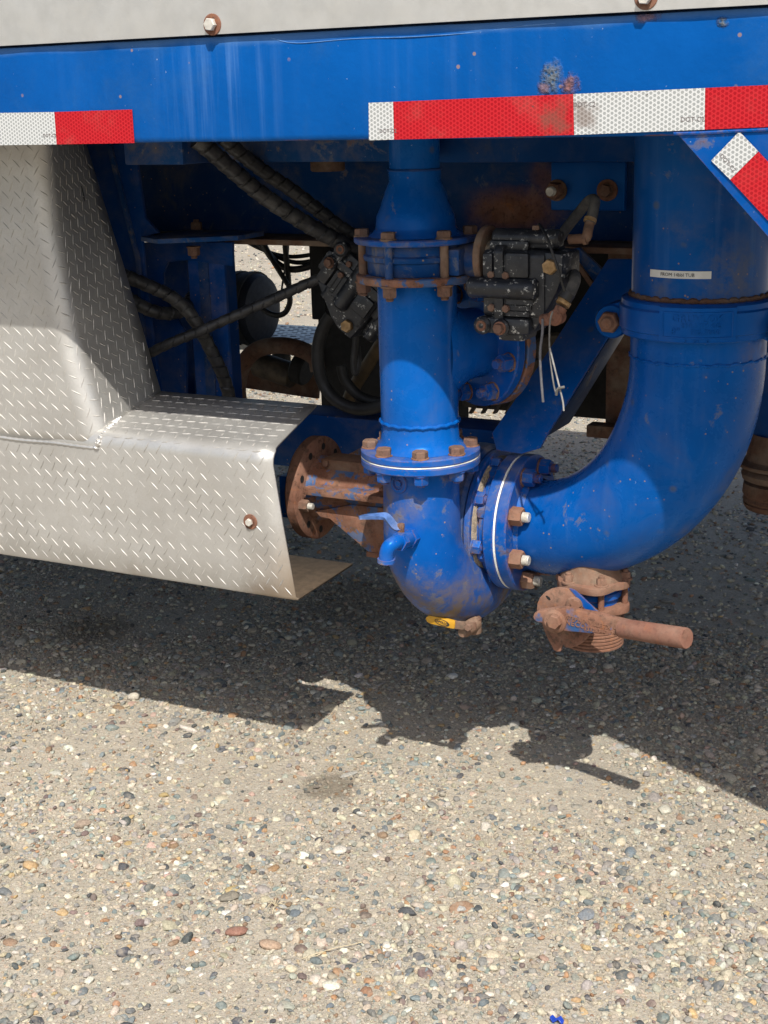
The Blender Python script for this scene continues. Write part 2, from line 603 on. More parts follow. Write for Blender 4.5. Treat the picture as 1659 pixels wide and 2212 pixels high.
M['beam'] = beam_paint()
M['rust'] = rusty('rust', 0.66, 0.2)
M['rust_blue'] = rusty('rust_with_blue_paint', 0.53, 0.3)
M['rust_brown'] = rusty('brown_rust', 0.95, 0.55, tint=(0.13, 0.085, 0.055))
M['rust_pale'] = rusty('pale_rust', 0.66, 0.28, tint=(0.205, 0.108, 0.072))
M['rust_bolt'] = rusty('rusty_bolt', 0.74, 0.3, 2.2, tint=(0.115, 0.080, 0.062))
M['rust_dark'] = rusty('dark_rust', 0.97, 0.45, tint=(0.05, 0.035, 0.025))
M['alu'] = plain('weathered_aluminium', (0.52, 0.53, 0.525), 0.48, 0.55, 0.06, 30, dusty=0.22, dcol=(0.5, 0.49, 0.46), bump=0.08)
M['tread'] = tread_alu('tread_plate', [(P(655, 1300, 2.09), 0.02, 0.18, 0.9), (P(560, 1290, 2.09), 0.0, 0.06, 0.7), (P(300, 1245, 2.09), 0.0, 0.05, 0.5)])
M['lug'] = plain('tread_lug', (0.47, 0.46, 0.435), 0.66, 0.5, 0.18, 60, dusty=0.35, dcol=(0.34, 0.30, 0.25), bump=0.25)
M['dirt_plate'] = plain('dusty_sheet', (0.085, 0.060, 0.038), 0.9, 0.0, 0.22, 60, bump=0.4, bscale=260)
M['weld'] = plain('weld_bead', (0.60, 0.59, 0.57), 0.42, 0.8, 0.15, 120, bump=0.3)
M['zinc'] = plain('zinc_thread', (0.55, 0.53, 0.48), 0.5, 0.35, 0.2, 90)
M['black_hose'] = plain('black_hose', (0.020, 0.020, 0.022), 0.48, 0.0, 0.3, 40, dusty=0.7, dcol=(0.085, 0.082, 0.076), bump=0.2)
M['rubber'] = plain('black_rubber', (0.012, 0.012, 0.012), 0.6, 0.0, 0.3, 30, dusty=0.25, dcol=(0.06, 0.055, 0.05))
M['cast_black'] = plain('black_casting', (0.011, 0.013, 0.018), 0.44, 0.0, 0.3, 35, dusty=0.22, dcol=(0.085, 0.082, 0.075), bump=0.6, bscale=110, flecks=0.9)
M['brass'] = plain('dull_brass', (0.34, 0.21, 0.09), 0.55, 0.4, 0.35, 60, dusty=0.4)
M['grey_hose'] = plain('grey_hose', (0.085, 0.083, 0.078), 0.7, 0.0, 0.25, 40, dusty=0.3)
M['white'] = plain('white_gasket', (0.72, 0.72, 0.68), 0.7, 0.0, 0.12, 60)
M['tie_white'] = plain('grimy_nylon', (0.15, 0.147, 0.138), 0.6, 0.0, 0.35, 60)
M['tie_grey'] = plain('grey_nylon', (0.10, 0.10, 0.11), 0.6, 0.0, 0.3, 60)
M['label'] = plain('white_label', (0.62, 0.62, 0.58), 0.5, 0.0, 0.06, 60, bump=0)
M['ink'] = plain('black_ink', (0.02, 0.02, 0.02), 0.6, 0.0, 0.1, 60, bump=0)
M['tape_ink'] = plain('grey_ink', (0.16, 0.14, 0.14), 0.6, 0.0, 0.1, 60, bump=0)
M['yellow'] = plain('yellow_vinyl', (0.50, 0.26, 0.012), 0.42, 0.0, 0.12, 40, dusty=0.12)
M['tape_white'] = tape('white_reflective_sheeting', (0.27, 0.285, 0.285), (0.54, 0.555, 0.555))
M['tape_white_dirty'] = tape('stained_white_sheeting', (0.27, 0.285, 0.285), (0.54, 0.555, 0.555), dirty=(P(1262, 250, 1.858), 0.004, 0.028))
M['tape_red'] = tape('red_reflective_sheeting', (0.29, 0.001, 0.007), (0.44, 0.012, 0.019))
M['tape_red_dirty'] = tape('stained_red_sheeting', (0.29, 0.001, 0.007), (0.44, 0.012, 0.019), dirty=(P(1200, 262, 1.858), 0.004, 0.030))
M['black'] = plain('black_and_hole_shade', (0.008, 0.008, 0.008), 0.8, 0.0, 0.2, 30)  # plain black parts; also paints the dark inside slots and holes
M['grease'] = plain('greasy_casting', (0.055, 0.042, 0.028), 0.65, 0.0, 0.45, 25, dusty=0.5, dcol=(0.12, 0.095, 0.065), bump=0.7, bscale=60, bdist=0.003)
M['amber'] = plain('dirty_amber_tube', (0.12, 0.075, 0.03), 0.55, 0.0, 0.4, 30, dusty=0.4, dcol=(0.05, 0.04, 0.03))
M['sand'] = plain('caked_dirt', (0.33, 0.27, 0.20), 0.95, 0.0, 0.3, 70, bump=0.9, bscale=120, bdist=0.004)
M['deck'] = plain('deck_underside', (0.07, 0.08, 0.10), 0.7, 0.0, 0.3, 12, dusty=0.3, dcol=(0.12, 0.11, 0.09))


# ------------------------------------------------------------------ ground
STAINS = [((-1.505, 2.36), 0.10, 0.62), ((-2.28, 2.78), 0.13, 0.45), ((-1.75, 3.15), 0.30, 0.45)]
_p = P(712, 1700, 1.0); _k = (CAM_H - GROUND) / (CAM_H - _p.z); STAINS[0] = ((_p.x * _k, _k), 0.075, 0.6)
_p = P(205, 1362, 1.0); _k = (CAM_H - GROUND) / (CAM_H - _p.z); STAINS[1] = ((_p.x * _k, _k), 0.13, 0.5)
_p = P(785, 1305, 1.0); _k = (CAM_H - GROUND) / (CAM_H - _p.z); STAINS[2] = ((_p.x * _k, _k), 0.22, 0.4)


def ground_mat():
    t = NT('gravel_dirt')
    a = t.noise(1.6, 6, 0.6); b = t.noise(55, 6, 0.7)
    col = t.mix(t.step(a, 0.3, 0.7), (0.315, 0.282, 0.225), (0.375, 0.338, 0.272))
    col = t.mix(t.step(b, 0.35, 0.7, 0, 0.55), col, (0.225, 0.20, 0.165))
    # grit: small pebbles of every colour pressed into the dirt
    for sc, lo, hi, amt in ((430, 0.30, 0.40, 0.7), (210, 0.28, 0.36, 0.6), (95, 0.25, 0.31, 0.55)):
        v = t.n('ShaderNodeTexVoronoi', Scale=sc); t.t.links.new(t.pos, v.inputs['Vector'])
        rnd = t.sep(v.outputs['Color'])
        g = t.n('ShaderNodeValToRGB')
        t.t.links.new(rnd[0], g.inputs[0])
        cr = g.color_ramp; cr.interpolation = 'CONSTANT'
        cols = [(0.09, 0.095, 0.10), (0.40, 0.35, 0.275), (0.21, 0.20, 0.185), (0.48, 0.455, 0.40), (0.27, 0.17, 0.115), (0.30, 0.29, 0.275), (0.42, 0.37, 0.305)]
        cr.elements[0].color = cols[0] + (1,); cr.elements[1].position = 0.16; cr.elements[1].color = cols[1] + (1,)
        for i, q in enumerate(cols[2:]):
            e = cr.elements.new(0.32 + 0.14 * i); e.color = q + (1,)
        mk = t.math('MULTIPLY', t.step(v.outputs['Distance'], lo, hi, 1, 0), t.step(rnd[1], 0.25, 0.35, 0, amt))
        col = t.mix(mk, col, g.outputs[0])
    for (c, r, amt) in STAINS:
        col = t.mix(t.math('MULTIPLY', t.near((c[0], c[1], GROUND), r * 0.45, r, r * 0.7, 16), amt), col, (0.10, 0.08, 0.055))
    t.inp('Base Color', col); t.inp('Roughness', 0.95); t.inp('Specular IOR Level', 0.15)
    nb = t.bump(t.vor(430), 0.5, -0.0015)
    nb = t.bump(t.vor(140), 0.4, -0.003, nb)
    nb = t.bump(t.noise(26, 6, 0.65), 0.5, 0.008, nb)
    t.inp('Normal', nb)
    return t.m


def build_ground():
    xs = np.unique(np.concatenate([np.linspace(-5, 2, 71), np.linspace(-12, 6, 61), [-600, -200, -80, -40, -20, 15, 40, 100, 300, 600]]))
    ys = np.unique(np.concatenate([np.linspace(0, 5, 51), np.linspace(-6, 14, 61), [-600, -200, -60, -20, 25, 60, 150, 400, 900]]))
    X, Y = np.meshgrid(xs, ys)
    Z = GROUND + 0.004 * np.sin(X * 3.1 + 1) * np.cos(Y * 2.3) + 0.0025 * np.sin(X * 7.7 + Y * 5.1)
    nx, ny = len(xs), len(ys)
    mb = MB()
    mb.v = [Vector(p) for p in zip(X.ravel(), Y.ravel(), Z.ravel())]
    mb.f = [[j * nx + i, j * nx + i + 1, (j + 1) * nx + i + 1, (j + 1) * nx + i] for j in range(ny - 1) for i in range(nx - 1)]
    mb.mi = [0] * len(mb.f)
    tag(mb.build('ground', ground_mat()), kind='structure')


def gz(x, y):
    return GROUND + 0.004 * np.sin(x * 3.1 + 1) * np.cos(y * 2.3) + 0.0025 * np.sin(x * 7.7 + y * 5.1)


PAL = np.array([(0.39, 0.34, 0.265), (0.43, 0.385, 0.31), (0.33, 0.29, 0.23), (0.25, 0.24, 0.215), (0.30, 0.29, 0.265), (0.195, 0.19, 0.18),
                (0.065, 0.07, 0.075), (0.11, 0.12, 0.125), (0.48, 0.455, 0.40), (0.53, 0.515, 0.465), (0.22, 0.14, 0.095), (0.29, 0.17, 0.10),
                (0.36, 0.25, 0.135), (0.135, 0.16, 0.17), (0.185, 0.21, 0.205), (0.155, 0.115, 0.105), (0.36, 0.26, 0.21)])
PALW = np.array([12, 11, 11, 12, 11, 10, 3.2, 4.5, 4.5, 1.4, 4, 2.0, 2.5, 4.5, 5.5, 3.5, 3])
PALW = PALW / PALW.sum()


def stone_mat(name, inst=True, col=None):
    t = NT(name)
    if inst:
        at = t.n('ShaderNodeAttribute', attribute_type='INSTANCER', attribute_name='col')
        base = at.outputs['Color']
    else:
        base = t.mix(0.0, col, col)
    n = t.noise(300, 4, 0.65)
    dk = t.n('ShaderNodeMix', data_type='RGBA', blend_type='MULTIPLY')
    dk.inputs[0].default_value = 1.0
    t.t.links.new(base, dk.inputs[6])
    ramp = t.step(n, 0.25, 0.75, 0.68, 1.22)
    cmb = t.n('ShaderNodeCombineColor')
    for i in range(3): t.t.links.new(ramp, cmb.inputs[i])
    t.t.links.new(cmb.outputs[0], dk.inputs[7])
    c = t.mix(t.step(t.noise(70, 5, 0.65), 0.48, 0.72, 0, 0.5), dk.outputs[2], (0.32, 0.275, 0.215))
    t.inp('Base Color', c); t.inp('Roughness', 0.82); t.inp('Specular IOR Level', 0.3)
    t.inp('Normal', t.bump(t.noise(500, 4, 0.6), 0.35, 0.0008))
    return t.m


def rock_mesh(name, seed, mat, angular):
    r = np.random.default_rng(seed)
    bm = bmesh.new()
    bmesh.ops.create_icosphere(bm, subdivisions=2, radius=0.5)
    planes = []
    for _ in range(angular):
        d = Vector(r.normal(size=3)).normalized(); planes.append((d, r.uniform(0.27, 0.42)))
    sx, sy, sz = r.uniform(0.9, 1.15), r.uniform(0.62, 0.95), r.uniform(0.42, 0.7)
    k = r.normal(size=(4, 3)) * 3.2; ph = r.uniform(0, 6, 4)
    for v in bm.verts:
        p = v.co.copy()
        w = 1 + 0.06 * sum(math.sin(Vector(k[i]).dot(p) * 1.4 + ph[i]) for i in range(4))
        p = p * w
        for d, c in planes:
            e = p.dot(d)
            if e > c: p -= d * (e - c) * 0.95
        v.co = Vector((p.x * sx, p.y * sy, p.z * sz))
    me = bpy.data.meshes.new(name)
    bm.to_mesh(me); bm.free()
    me.polygons.foreach_set('use_smooth', [True] * len(me.polygons))
    me.set_sharp_from_angle(angle=R_(32 if angular > 4 else 60))
    me.materials.append(mat)
    return me


def build_gravel():
    mat = stone_mat('gravel_stone')
    src = bpy.data.collections.new('gravel_sources')
    for i in range(9):
        src.objects.link(bpy.data.objects.new('gravel_source_%02d' % i, rock_mesh('gravel_source', 50 + i, mat, (0, 7, 3, 8, 0, 6, 9, 2, 5)[i])))
    pts = []; scl = []; rot = []; cols = []; idx = []

    def scatter(x0, x1, y0, y1, dens, smin, smax, power, sink=0.22):
        n = int((x1 - x0) * (y1 - y0) * dens)
        x = rng.uniform(x0, x1, n); y = rng.uniform(y0, y1, n)
        d = np.sin(x * 2.1 + 3 * np.sin(y * 1.7)) * np.sin(y * 2.9 + 2 * np.sin(x * 1.3)) + 0.7 * np.sin(x * 9 + y * 4) * np.sin(y * 8 - x * 5)
        keep = rng.uniform(-1.6, 1.5, n) < d + 0.35
        x, y = x[keep], y[keep]; n = len(x)
        s = smin + (smax - smin) * rng.uniform(0, 1, n) ** power
        asp = rng.uniform(0.75, 1.3, (n, 3)); asp[:, 2] = rng.uniform(0.7, 1.2, n)
        ss = s[:, None] * asp
        z = gz(x, y) + ss[:, 2] * rng.uniform(-0.14, sink, n)
        e = np.stack([rng.normal(0, 0.28, n), rng.normal(0, 0.28, n), rng.uniform(0, 2 * PI, n)], 1)
        c = PAL[rng.choice(len(PAL), n, p=PALW)] * rng.uniform(0.82, 1.16, (n, 1)) * rng.uniform(0.95, 1.05, (n, 3))
        if smax < 0.009:
            mean = np.array((0.335, 0.295, 0.232)); c = mean + (c - mean) * 0.5
        c = c * np.array((1.02, 1.03, 0.995))
        for (q, r, amt) in STAINS:
            dd = np.hypot(x - q[0], y - q[1]) + 0.02 * np.sin(x * 60) * np.sin(y * 47)
            w = np.clip((r - dd) / (r * 0.5), 0, 1)[:, None] * amt
            c = c * (1 - w) + np.array((0.10, 0.08, 0.055)) * w
        pts.append(np.stack([x, y, z], 1)); scl.append(ss); rot.append(e); cols.append(c); idx.append(rng.integers(0, 9, n))

    # the yard in front of and under the truck, then thinner out to the far side
    scatter(-3.6, 0.6, 1.1, 3.3, 34000, 0.0032, 0.0080, 1.2)
    scatter(-3.6, 0.6, 1.1, 3.3, 9500, 0.008, 0.017, 1.7)
    scatter(-3.6, 0.6, 1.1, 3.3, 640, 0.016, 0.030, 1.9, 0.10)
    scatter(-3.7, 0.7, 1.1, 3.3, 34, 0.027, 0.042, 1.8, 0.08)
    scatter(-6.0, 1.2, 3.3, 6.4, 4200, 0.007, 0.016, 1.3)
    scatter(-6.0, 1.2, 3.3, 6.4, 500, 0.015, 0.032, 1.6, 0.15)
    scatter(-14, -2.0, 6.4, 15, 320, 0.014, 0.034, 1.4)
    pts, scl, rot, cols, idx = map(np.concatenate, (pts, scl, rot, cols, idx))
    n = len(pts)
    me = bpy.data.meshes.new('gravel')
    me.vertices.add(n)
    me.vertices.foreach_set('co', pts.ravel())
    for nm, typ, arr, key in (('scl', 'FLOAT_VECTOR', scl, 'vector'), ('rot', 'FLOAT_VECTOR', rot, 'vector')):
        a = me.attributes.new(nm, typ, 'POINT'); a.data.foreach_set(key, arr.astype(np.float32).ravel())
    a = me.attributes.new('col', 'FLOAT_COLOR', 'POINT')
    a.data.foreach_set('color', np.concatenate([cols, np.ones((n, 1))], 1).astype(np.float32).ravel())
    a = me.attributes.new('idx', 'INT', 'POINT'); a.data.foreach_set('value', idx.astype(np.int32))
    me.update()
    ob = bpy.data.objects.new('gravel', me); COL.objects.link(ob)
    me.materials.append(mat)
    ng = bpy.data.node_groups.new('gravel_scatter', 'GeometryNodeTree')
    ng.interface.new_socket('Geometry', in_out='INPUT', socket_type='NodeSocketGeometry')
    ng.interface.new_socket('Geometry', in_out='OUTPUT', socket_type='NodeSocketGeometry')
    gi = ng.nodes.new('NodeGroupInput'); go = ng.nodes.new('NodeGroupOutput')
    ip = ng.nodes.new('GeometryNodeInstanceOnPoints')
    ci = ng.nodes.new('GeometryNodeCollectionInfo')
    ci.inputs['Collection'].default_value = src
    ci.inputs['Separate Children'].default_value = True
    ci.inputs['Reset Children'].default_value = True
    L = ng.links.new

    def attr(nm, typ):
        nd = ng.nodes.new('GeometryNodeInputNamedAttribute'); nd.data_type = typ
        nd.inputs['Name'].default_value = nm
        return nd.outputs['Attribute']
    L(gi.outputs[0], ip.inputs['Points']); L(ci.outputs[0], ip.inputs['Instance'])
    ip.inputs['Pick Instance'].default_value = True
    L(attr('idx', 'INT'), ip.inputs['Instance Index'])
    er = ng.nodes.new('FunctionNodeEulerToRotation')
    L(attr('rot', 'FLOAT_VECTOR'), er.inputs[0]); L(er.outputs[0], ip.inputs['Rotation'])
    L(attr('scl', 'FLOAT_VECTOR'), ip.inputs['Scale'])
    L(ip.outputs[0], go.inputs[0])
    md = ob.modifiers.new('scatter', 'NODES'); md.node_group = ng
    tag(ob, 'small mixed gravel stones strewn over the dirt yard', 'gravel', kind='stuff')


build_ground()
build_gravel()

# ------------------------------------------------------------------ shared bolts and nuts (local z points away from the surface)


def bolt_mesh(name, af, head, washer, mats, stud=0.0, sr=0.0, wh=0.0022):
    """washer, hexagon head or nut and, where there is one, the threaded end"""
    mb = MB()
    if washer:
        mb.m = 0; mb.lathe((0, 0, 0), (0, 0, 1), [(0, -0.001), (washer, -0.001), (washer, wh - 0.0005), (washer - 0.0006, wh), (0, wh)], 24)
    r = af / 2 / math.cos(PI / 6)
    mb.m = 1
    z0 = wh if washer else -0.001
    mb.lathe((0, 0, 0), (0, 0, 1), [(0, z0), (r, z0), (r, z0 + head * 0.8), (r * 0.9, z0 + head), (0, z0 + head)], 6)
    if stud:
        mb.m = 2
        pr = [(sr, z0 + head * 0.9)]
        k = int(stud / 0.0016)
        for i in range(k):
            h = z0 + head + 0.0016 * i
            pr += [(sr, h + 0.0005), (sr * 0.88, h + 0.0013)]
        pr += [(sr * 0.85, z0 + head + stud), (0, z0 + head + stud)]
        mb.lathe((0, 0, 0), (0, 0, 1), pr, 18)
    return mb.mesh(name, mats, smooth=25)


RB = M['rust_bolt']
B_FL = bolt_mesh('bolt', 0.024, 0.012, 0.0155, [M['rust'], RB, M['zinc']])
B_FL_BLUE = bolt_mesh('nut', 0.024, 0.015, 0.0155, [M['blue_worn'], M['blue_worn'], M['blue_worn']], 0.004, 0.008)
B_STUD = bolt_mesh('stud_nut', 0.030, 0.023, 0.0, [RB, M['rust_pale'], M['zinc']], 0.012, 0.0095)
B_STUD_BLUE = bolt_mesh('stud_nut', 0.028, 0.02, 0.017, [M['rust'], M['blue_worn'], M['blue_worn']], 0.012, 0.0085)
B_NUT = bolt_mesh('nut', 0.022, 0.016, 0.0145, [M['rust_brown'], RB, RB], 0.006, 0.007)
B_HEAD = bolt_mesh('bolt', 0.022, 0.011, 0.014, [M['rust_brown'], RB, RB])
B_SMALL = bolt_mesh('bolt', 0.012, 0.007, 0.0, [RB, RB, RB])
B_PLATE = bolt_mesh('bolt', 0.0165, 0.008, 0.0, [RB, M['zinc'], M['zinc']])


def circle_pts(org, axis, r, n, ph=0.0, ref=None):
    a = Vector(axis).normalized()
    if ref is None:
        _, b, c = frame(a)
    else:
        b = Vector(ref); b = (b - a * b.dot(a)).normalized(); c = a.cross(b)
    return [Vector(org) + (b * math.cos(ph + 2 * PI * i / n) + c * math.sin(ph + 2 * PI * i / n)) * r for i in range(n)]


# ------------------------------------------------------------------ the deck: edge beam, aluminium panel, underside
YB = 1.859
ZB0, ZB1 = 1.339, 1.492
bt = thing('deck_edge_beam', 'long blue steel channel beam with red and white tape along its lower edge', 'beam', (-1.0, YB, ZB0))
mb = MB()
x0, x1 = -4.2, 0.9
prof = [(0.075, 0.0), (0.008, 0.0), (0.003, 0.001), (0.0006, 0.004), (0.0, 0.009), (0.0, 0.146), (0.001, 0.151), (0.006, 0.153), (0.075, 0.153),
        (0.075, 0.144), (0.012, 0.144), (0.010, 0.140), (0.010, 0.013), (0.013, 0.010), (0.075, 0.009)]
n = len(prof); nx = 90
vs = []
for i in range(nx):
    x = x0 + (x1 - x0) * i / (nx - 1)
    w = 0.0012 * math.sin(x * 9) * math.sin(x * 23 + 1)
    vs += [(x, YB + a + (w if a < 0.02 else 0), ZB0 + b + 0.4 * w) for a, b in prof]
fs = [(i * n + k, i * n + (k + 1) % n, (i + 1) * n + (k + 1) % n, (i + 1) * n + k) for i in range(nx - 1) for k in range(n)]
mb.add(vs, fs).build('beam_channel', M['beam'], bt)


def tape_seg(name, parent, quad, mat, Y, label=None):
    p = [P(u, v, Y) for u, v in quad]
    return tag(MB().prism(p, (0, 0.0006, 0)).build(name, mat, parent, 0), label)


def tape_text(parent, u, v, Y, size, ang=0.0, body='DOT-C2'):
    t = text_mb(body, size, 0.00015)
    c = P(u, v, Y)
    ca, sa = math.cos(ang), math.sin(ang)
    t.map(lambda p: (c.x + p.x * ca - p.y * sa, Y - p.z, c.z + p.x * sa + p.y * ca))
    return t.build('lettering', M['tape_ink'], parent, 0)


YT = YB - 0.0022
s1 = tape_seg('tape_segment', bt, [(-240, 248), (117, 242), (122, 312), (-240, 317)], M['tape_white'], YT, 'white reflective segment near the left end')
s2 = tape_seg('tape_segment', bt, [(117.4, 242), (285, 236.5), (290, 309), (122.4, 312)], M['tape_red'], YT, 'short red reflective segment above the tread plate')
s3 = tape_seg('tape_segment', bt, [(796, 222), (849, 220), (851, 301.5), (797, 303)], M['tape_white'], YT, 'narrow white reflective end of the long tape')
s4 = tape_seg('tape_segment', bt, [(849.4, 220), (1238, 203), (1240, 291.5), (851.4, 301.5)], M['tape_red_dirty'], YT, 'long red reflective segment with a rust smear')
s5 = tape_seg('tape_segment', bt, [(1238.4, 203), (1523, 190), (1522, 280), (1240.4, 291.5)], M['tape_white_dirty'], YT, 'white reflective segment stained with rust')
s6 = tape_seg('tape_segment', bt, [(1523.4, 190), (1900, 172), (1900, 264), (1522.4, 280)], M['tape_red'], YT, 'red reflective segment running out on the right')
tape_text(s1, 107, 293, YT - 0.0003, 0.0075)
tape_text(s3, 838, 283, YT - 0.0003, 0.0075)
tape_text(s5, 1496, 258, YT - 0.0003, 0.0085)
tape_text(s5, 1262, 226, YT - 0.0003, 0.0085)

# gusset plate below the beam at the right, with its own tape
gp = MB().prism([P(u, v, YB + 0.002) for u, v in [(1461, 288), (1474, 302), (1659, 512), (2250, 1182), (2700, 1182), (2700, 228)]], (0, 0.010, 0), 0.0015).build('gusset_plate', M['blue'], bt)
YG = YB - 0.0006
g1 = tape_seg('tape_segment', gp, [(1594, 287), (1600, 287), (1638, 327), (1577, 388), (1536, 347)], M['tape_white'], YG)
g2 = tape_seg('tape_segment', gp, [(1638.3, 327.3), (1790, 489), (1729, 552), (1577.3, 388.3)], M['tape_red'], YG)
mb = MB(); mb.tube(smooth_path([P(u, v, YB + 0.001) for u, v in [(1456, 288), (1510, 287), (1580, 283), (1659, 279), (1890, 266)]], 0.006), 0.0028, 8)
mb.build('weld_bead', M['blue'], gp)
t = text_mb('DOT-C2', 0.0075, 0.00015)
c = P(1572, 352, YG - 0.0003); A = R_(-47)
t.map(lambda p: (c.x + p.x * math.cos(A) - p.y * math.sin(A), c.y - p.z, c.z + p.x * math.sin(A) + p.y * math.cos(A)))
t.build('lettering', M['tape_ink'], gp, 0)
# thin scratch line of overspray along the top of the beam
mb = MB(); mb.tube(smooth_path([P(u, v, YB - 0.0002) for u, v in [(585, 82), (640, 93), (760, 84), (880, 80), (980, 74), (1060, 66), (1130, 56), (1200, 50)]], 0.01), 0.0007, 5)
mb.build('paint_run', plain('pale_paint', (0.07, 0.19, 0.45), 0.5), bt)

al = thing('side_panel', 'weathered grey aluminium panel bolted above the blue beam', 'panel', (-1.0, YB - 0.006, 1.495))
mb = MB()
mb.box((-4.2, YB - 0.009, 1.4935), (0.9, YB - 0.005, 2.15), 0.0008)
mb.build('sheet', M['alu'], al)
MB().box((-4.2, YB - 0.004, 1.4985), (0.9, YB + 0.03, 2.14)).build('backing_rail', M['deck'], al)
for u, v in ((459, 53), (1396, -6)):
    c = P(u, v, YB - 0.009)
    wq = MB().lathe(c, (0, -1, 0), [(0, -0.001), (0.0155, -0.001), (0.0155, 0.001), (0.0148, 0.0016), (0.0088, 0.0016), (0.0088, 0.0035), (0.008, 0.004), (0, 0.004)], 28).build('washer', M['rust'], al)
    put(B_PLATE, 'bolt', wq, c + Vector((0, -0.0042, 0)), (0, -1, 0), 0.4)

dk = thing('deck', 'dark steel deck overhead spanning the truck width', 'deck', (-1.0, 3.0, 1.495))
MB().box((-4.2, YB + 0.08, 1.494), (0.9, 4.25, 1.52)).build('floor_plate', M['deck'], dk)
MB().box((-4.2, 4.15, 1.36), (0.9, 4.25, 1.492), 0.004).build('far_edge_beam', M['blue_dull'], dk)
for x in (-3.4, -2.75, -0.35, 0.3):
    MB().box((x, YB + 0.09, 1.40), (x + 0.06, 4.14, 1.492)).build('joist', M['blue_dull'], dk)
# short outrigger beams hung under the deck
a, b = P(268, 335, 2.25), P(396, 356, 2.25)
MB().box((a.x, 2.25, b.z), (b.x, 2.36, 1.4935), 0.004).build('outrigger_block', M['blue_grease'], dk)
a, b = P(396, 340, 2.42), P(880, 349, 2.42)
MB().box((a.x - 0.1, 2.42, b.z), (b.x + 0.02, 2.50, 1.4935), 0.003).build('stringer', M['blue_grease'], dk)
a, b = P(975, 340, 2.5), P(1380, 351, 2.5)
MB().box((a.x - 0.1, 2.52, b.z), (b.x + 0.25, 2.6, 1.4935), 0.003).build('stringer', M['blue_dull'], dk)
a, b = P(615, 330, 2.45), P(690, 376, 2.45)
MB().cyl(((a.x + b.x) / 2, 2.55, b.z), ((a.x + b.x) / 2, 2.55, 1.4935), 0.035, 20, 0.003).build('drain_socket', M['rust_dark'], dk)

# ------------------------------------------------------------------ chassis behind: rail, posts, cross tube
ch = thing('chassis_rail', 'dark blue chassis rail crossing behind the pipes under the deck', 'chassis rail', (-1.0, 2.72, 1.10))
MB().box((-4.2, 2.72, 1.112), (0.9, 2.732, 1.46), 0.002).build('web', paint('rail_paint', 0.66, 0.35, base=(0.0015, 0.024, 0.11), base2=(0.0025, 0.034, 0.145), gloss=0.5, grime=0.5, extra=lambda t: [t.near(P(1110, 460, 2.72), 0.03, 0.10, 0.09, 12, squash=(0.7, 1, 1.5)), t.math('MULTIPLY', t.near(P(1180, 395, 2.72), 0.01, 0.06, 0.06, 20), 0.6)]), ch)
mb = MB(); mb.box((-4.2, 2.60, 1.100), (0.9, 2.73, 1.112), 0.003); mb.build('bottom_flange', M['rust_brown'], ch)
a, b = P(1188, 350, 2.70), P(1347, 457, 2.70)
MB().box((a.x, 2.705, b.z), (b.x, 2.7215, a.z), 0.004).build('mounting_plate', M['blue_plain'], ch)
for k, (u, v) in enumerate(((1203, 411), (1312, 411))):
    c = P(u, v, 2.703)
    wq = MB().lathe(c, (0, -1, 0), [(0, -0.002), (0.021, -0.002), (0.021, 0.003), (0.014, 0.005), (0, 0.005)], 28).build('washer', M['rust_brown'] if k == 0 else M['rust'], ch)
    put(B_STUD if k == 0 else B_HEAD, 'bolt', wq, c + Vector((0, -0.005, 0)), (0, -1, 0), 0.3)
for u, v in ((440, 527), (425, 500)):
    put(B_NUT, 'nut', ch, P(u, 512, 2.62) if v > 510 else P(u, 498, 2.62), (0, 0, -1 if v > 510 else 1), 0.3)

rl = thing('far_chassis_rail', 'second blue chassis rail on the far side of the truck', 'chassis rail', (-1.0, 3.5, 1.1))
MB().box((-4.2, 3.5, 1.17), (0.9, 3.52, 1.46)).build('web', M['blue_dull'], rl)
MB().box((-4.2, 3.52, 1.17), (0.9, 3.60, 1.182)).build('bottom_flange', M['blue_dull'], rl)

pt = thing('support_post', 'dusty blue steel post standing beside the tread plate skirt', 'post', P(450, 870, 2.55))
a, b = P(402, 520, 2.55), P(503, 900, 2.55)
MB().box((a.x, 2.55, b.z), (b.x, 2.56, a.z), 0.002).build('post_flange', paint('speckled_blue', 0.72, 0.75, base=(0.003, 0.045, 0.21), base2=(0.005, 0.06, 0.27), gloss=0.5), pt)
MB().box((b.x - 0.055, 2.5605, b.z), (b.x - 0.045, 2.66, a.z)).build('post_web', M['blue_dull'], pt)
a, b = P(444, 520, 2.545), P(449, 900, 2.545)
MB().box((a.x, 2.546, b.z), (b.x, 2.5495, a.z), 0.001).build('weld_rib', M['blue_grease'], pt)
a, b = P(304, 511, 2.44), P(480, 522, 2.44)
MB().prism([(a.x, 2.44, a.z), (P(365, 520, 2.44).x, 2.40, a.z), (b.x, 2.5, a.z), (b.x, 2.60, a.z), (a.x, 2.60, a.z)], (0, 0, -0.010), 0.0015).build('cap_plate', M['blue_grease'], pt)
MB().prism([P(u, v, 2.545) for u, v in [(306, 524), (502, 524), (502, 575), (400, 562), (362, 566), (352, 590), (352, 640), (402, 720), (402, 880), (310, 880)]], (0, 0.008, 0), 0.001).build('side_plate', M['blue_dull'], pt)
MB().box((P(335, 700, 2.66).x, 2.66, 0.55), (P(412, 700, 2.66).x, 2.67, 1.10)).build('shade_backing', M['blue_dull'], pt)  # added backing that darkens the openings beside the post
put(B_NUT, 'nut', pt, P(418, 533, 2.47), (0, 0, -1), 0.4)

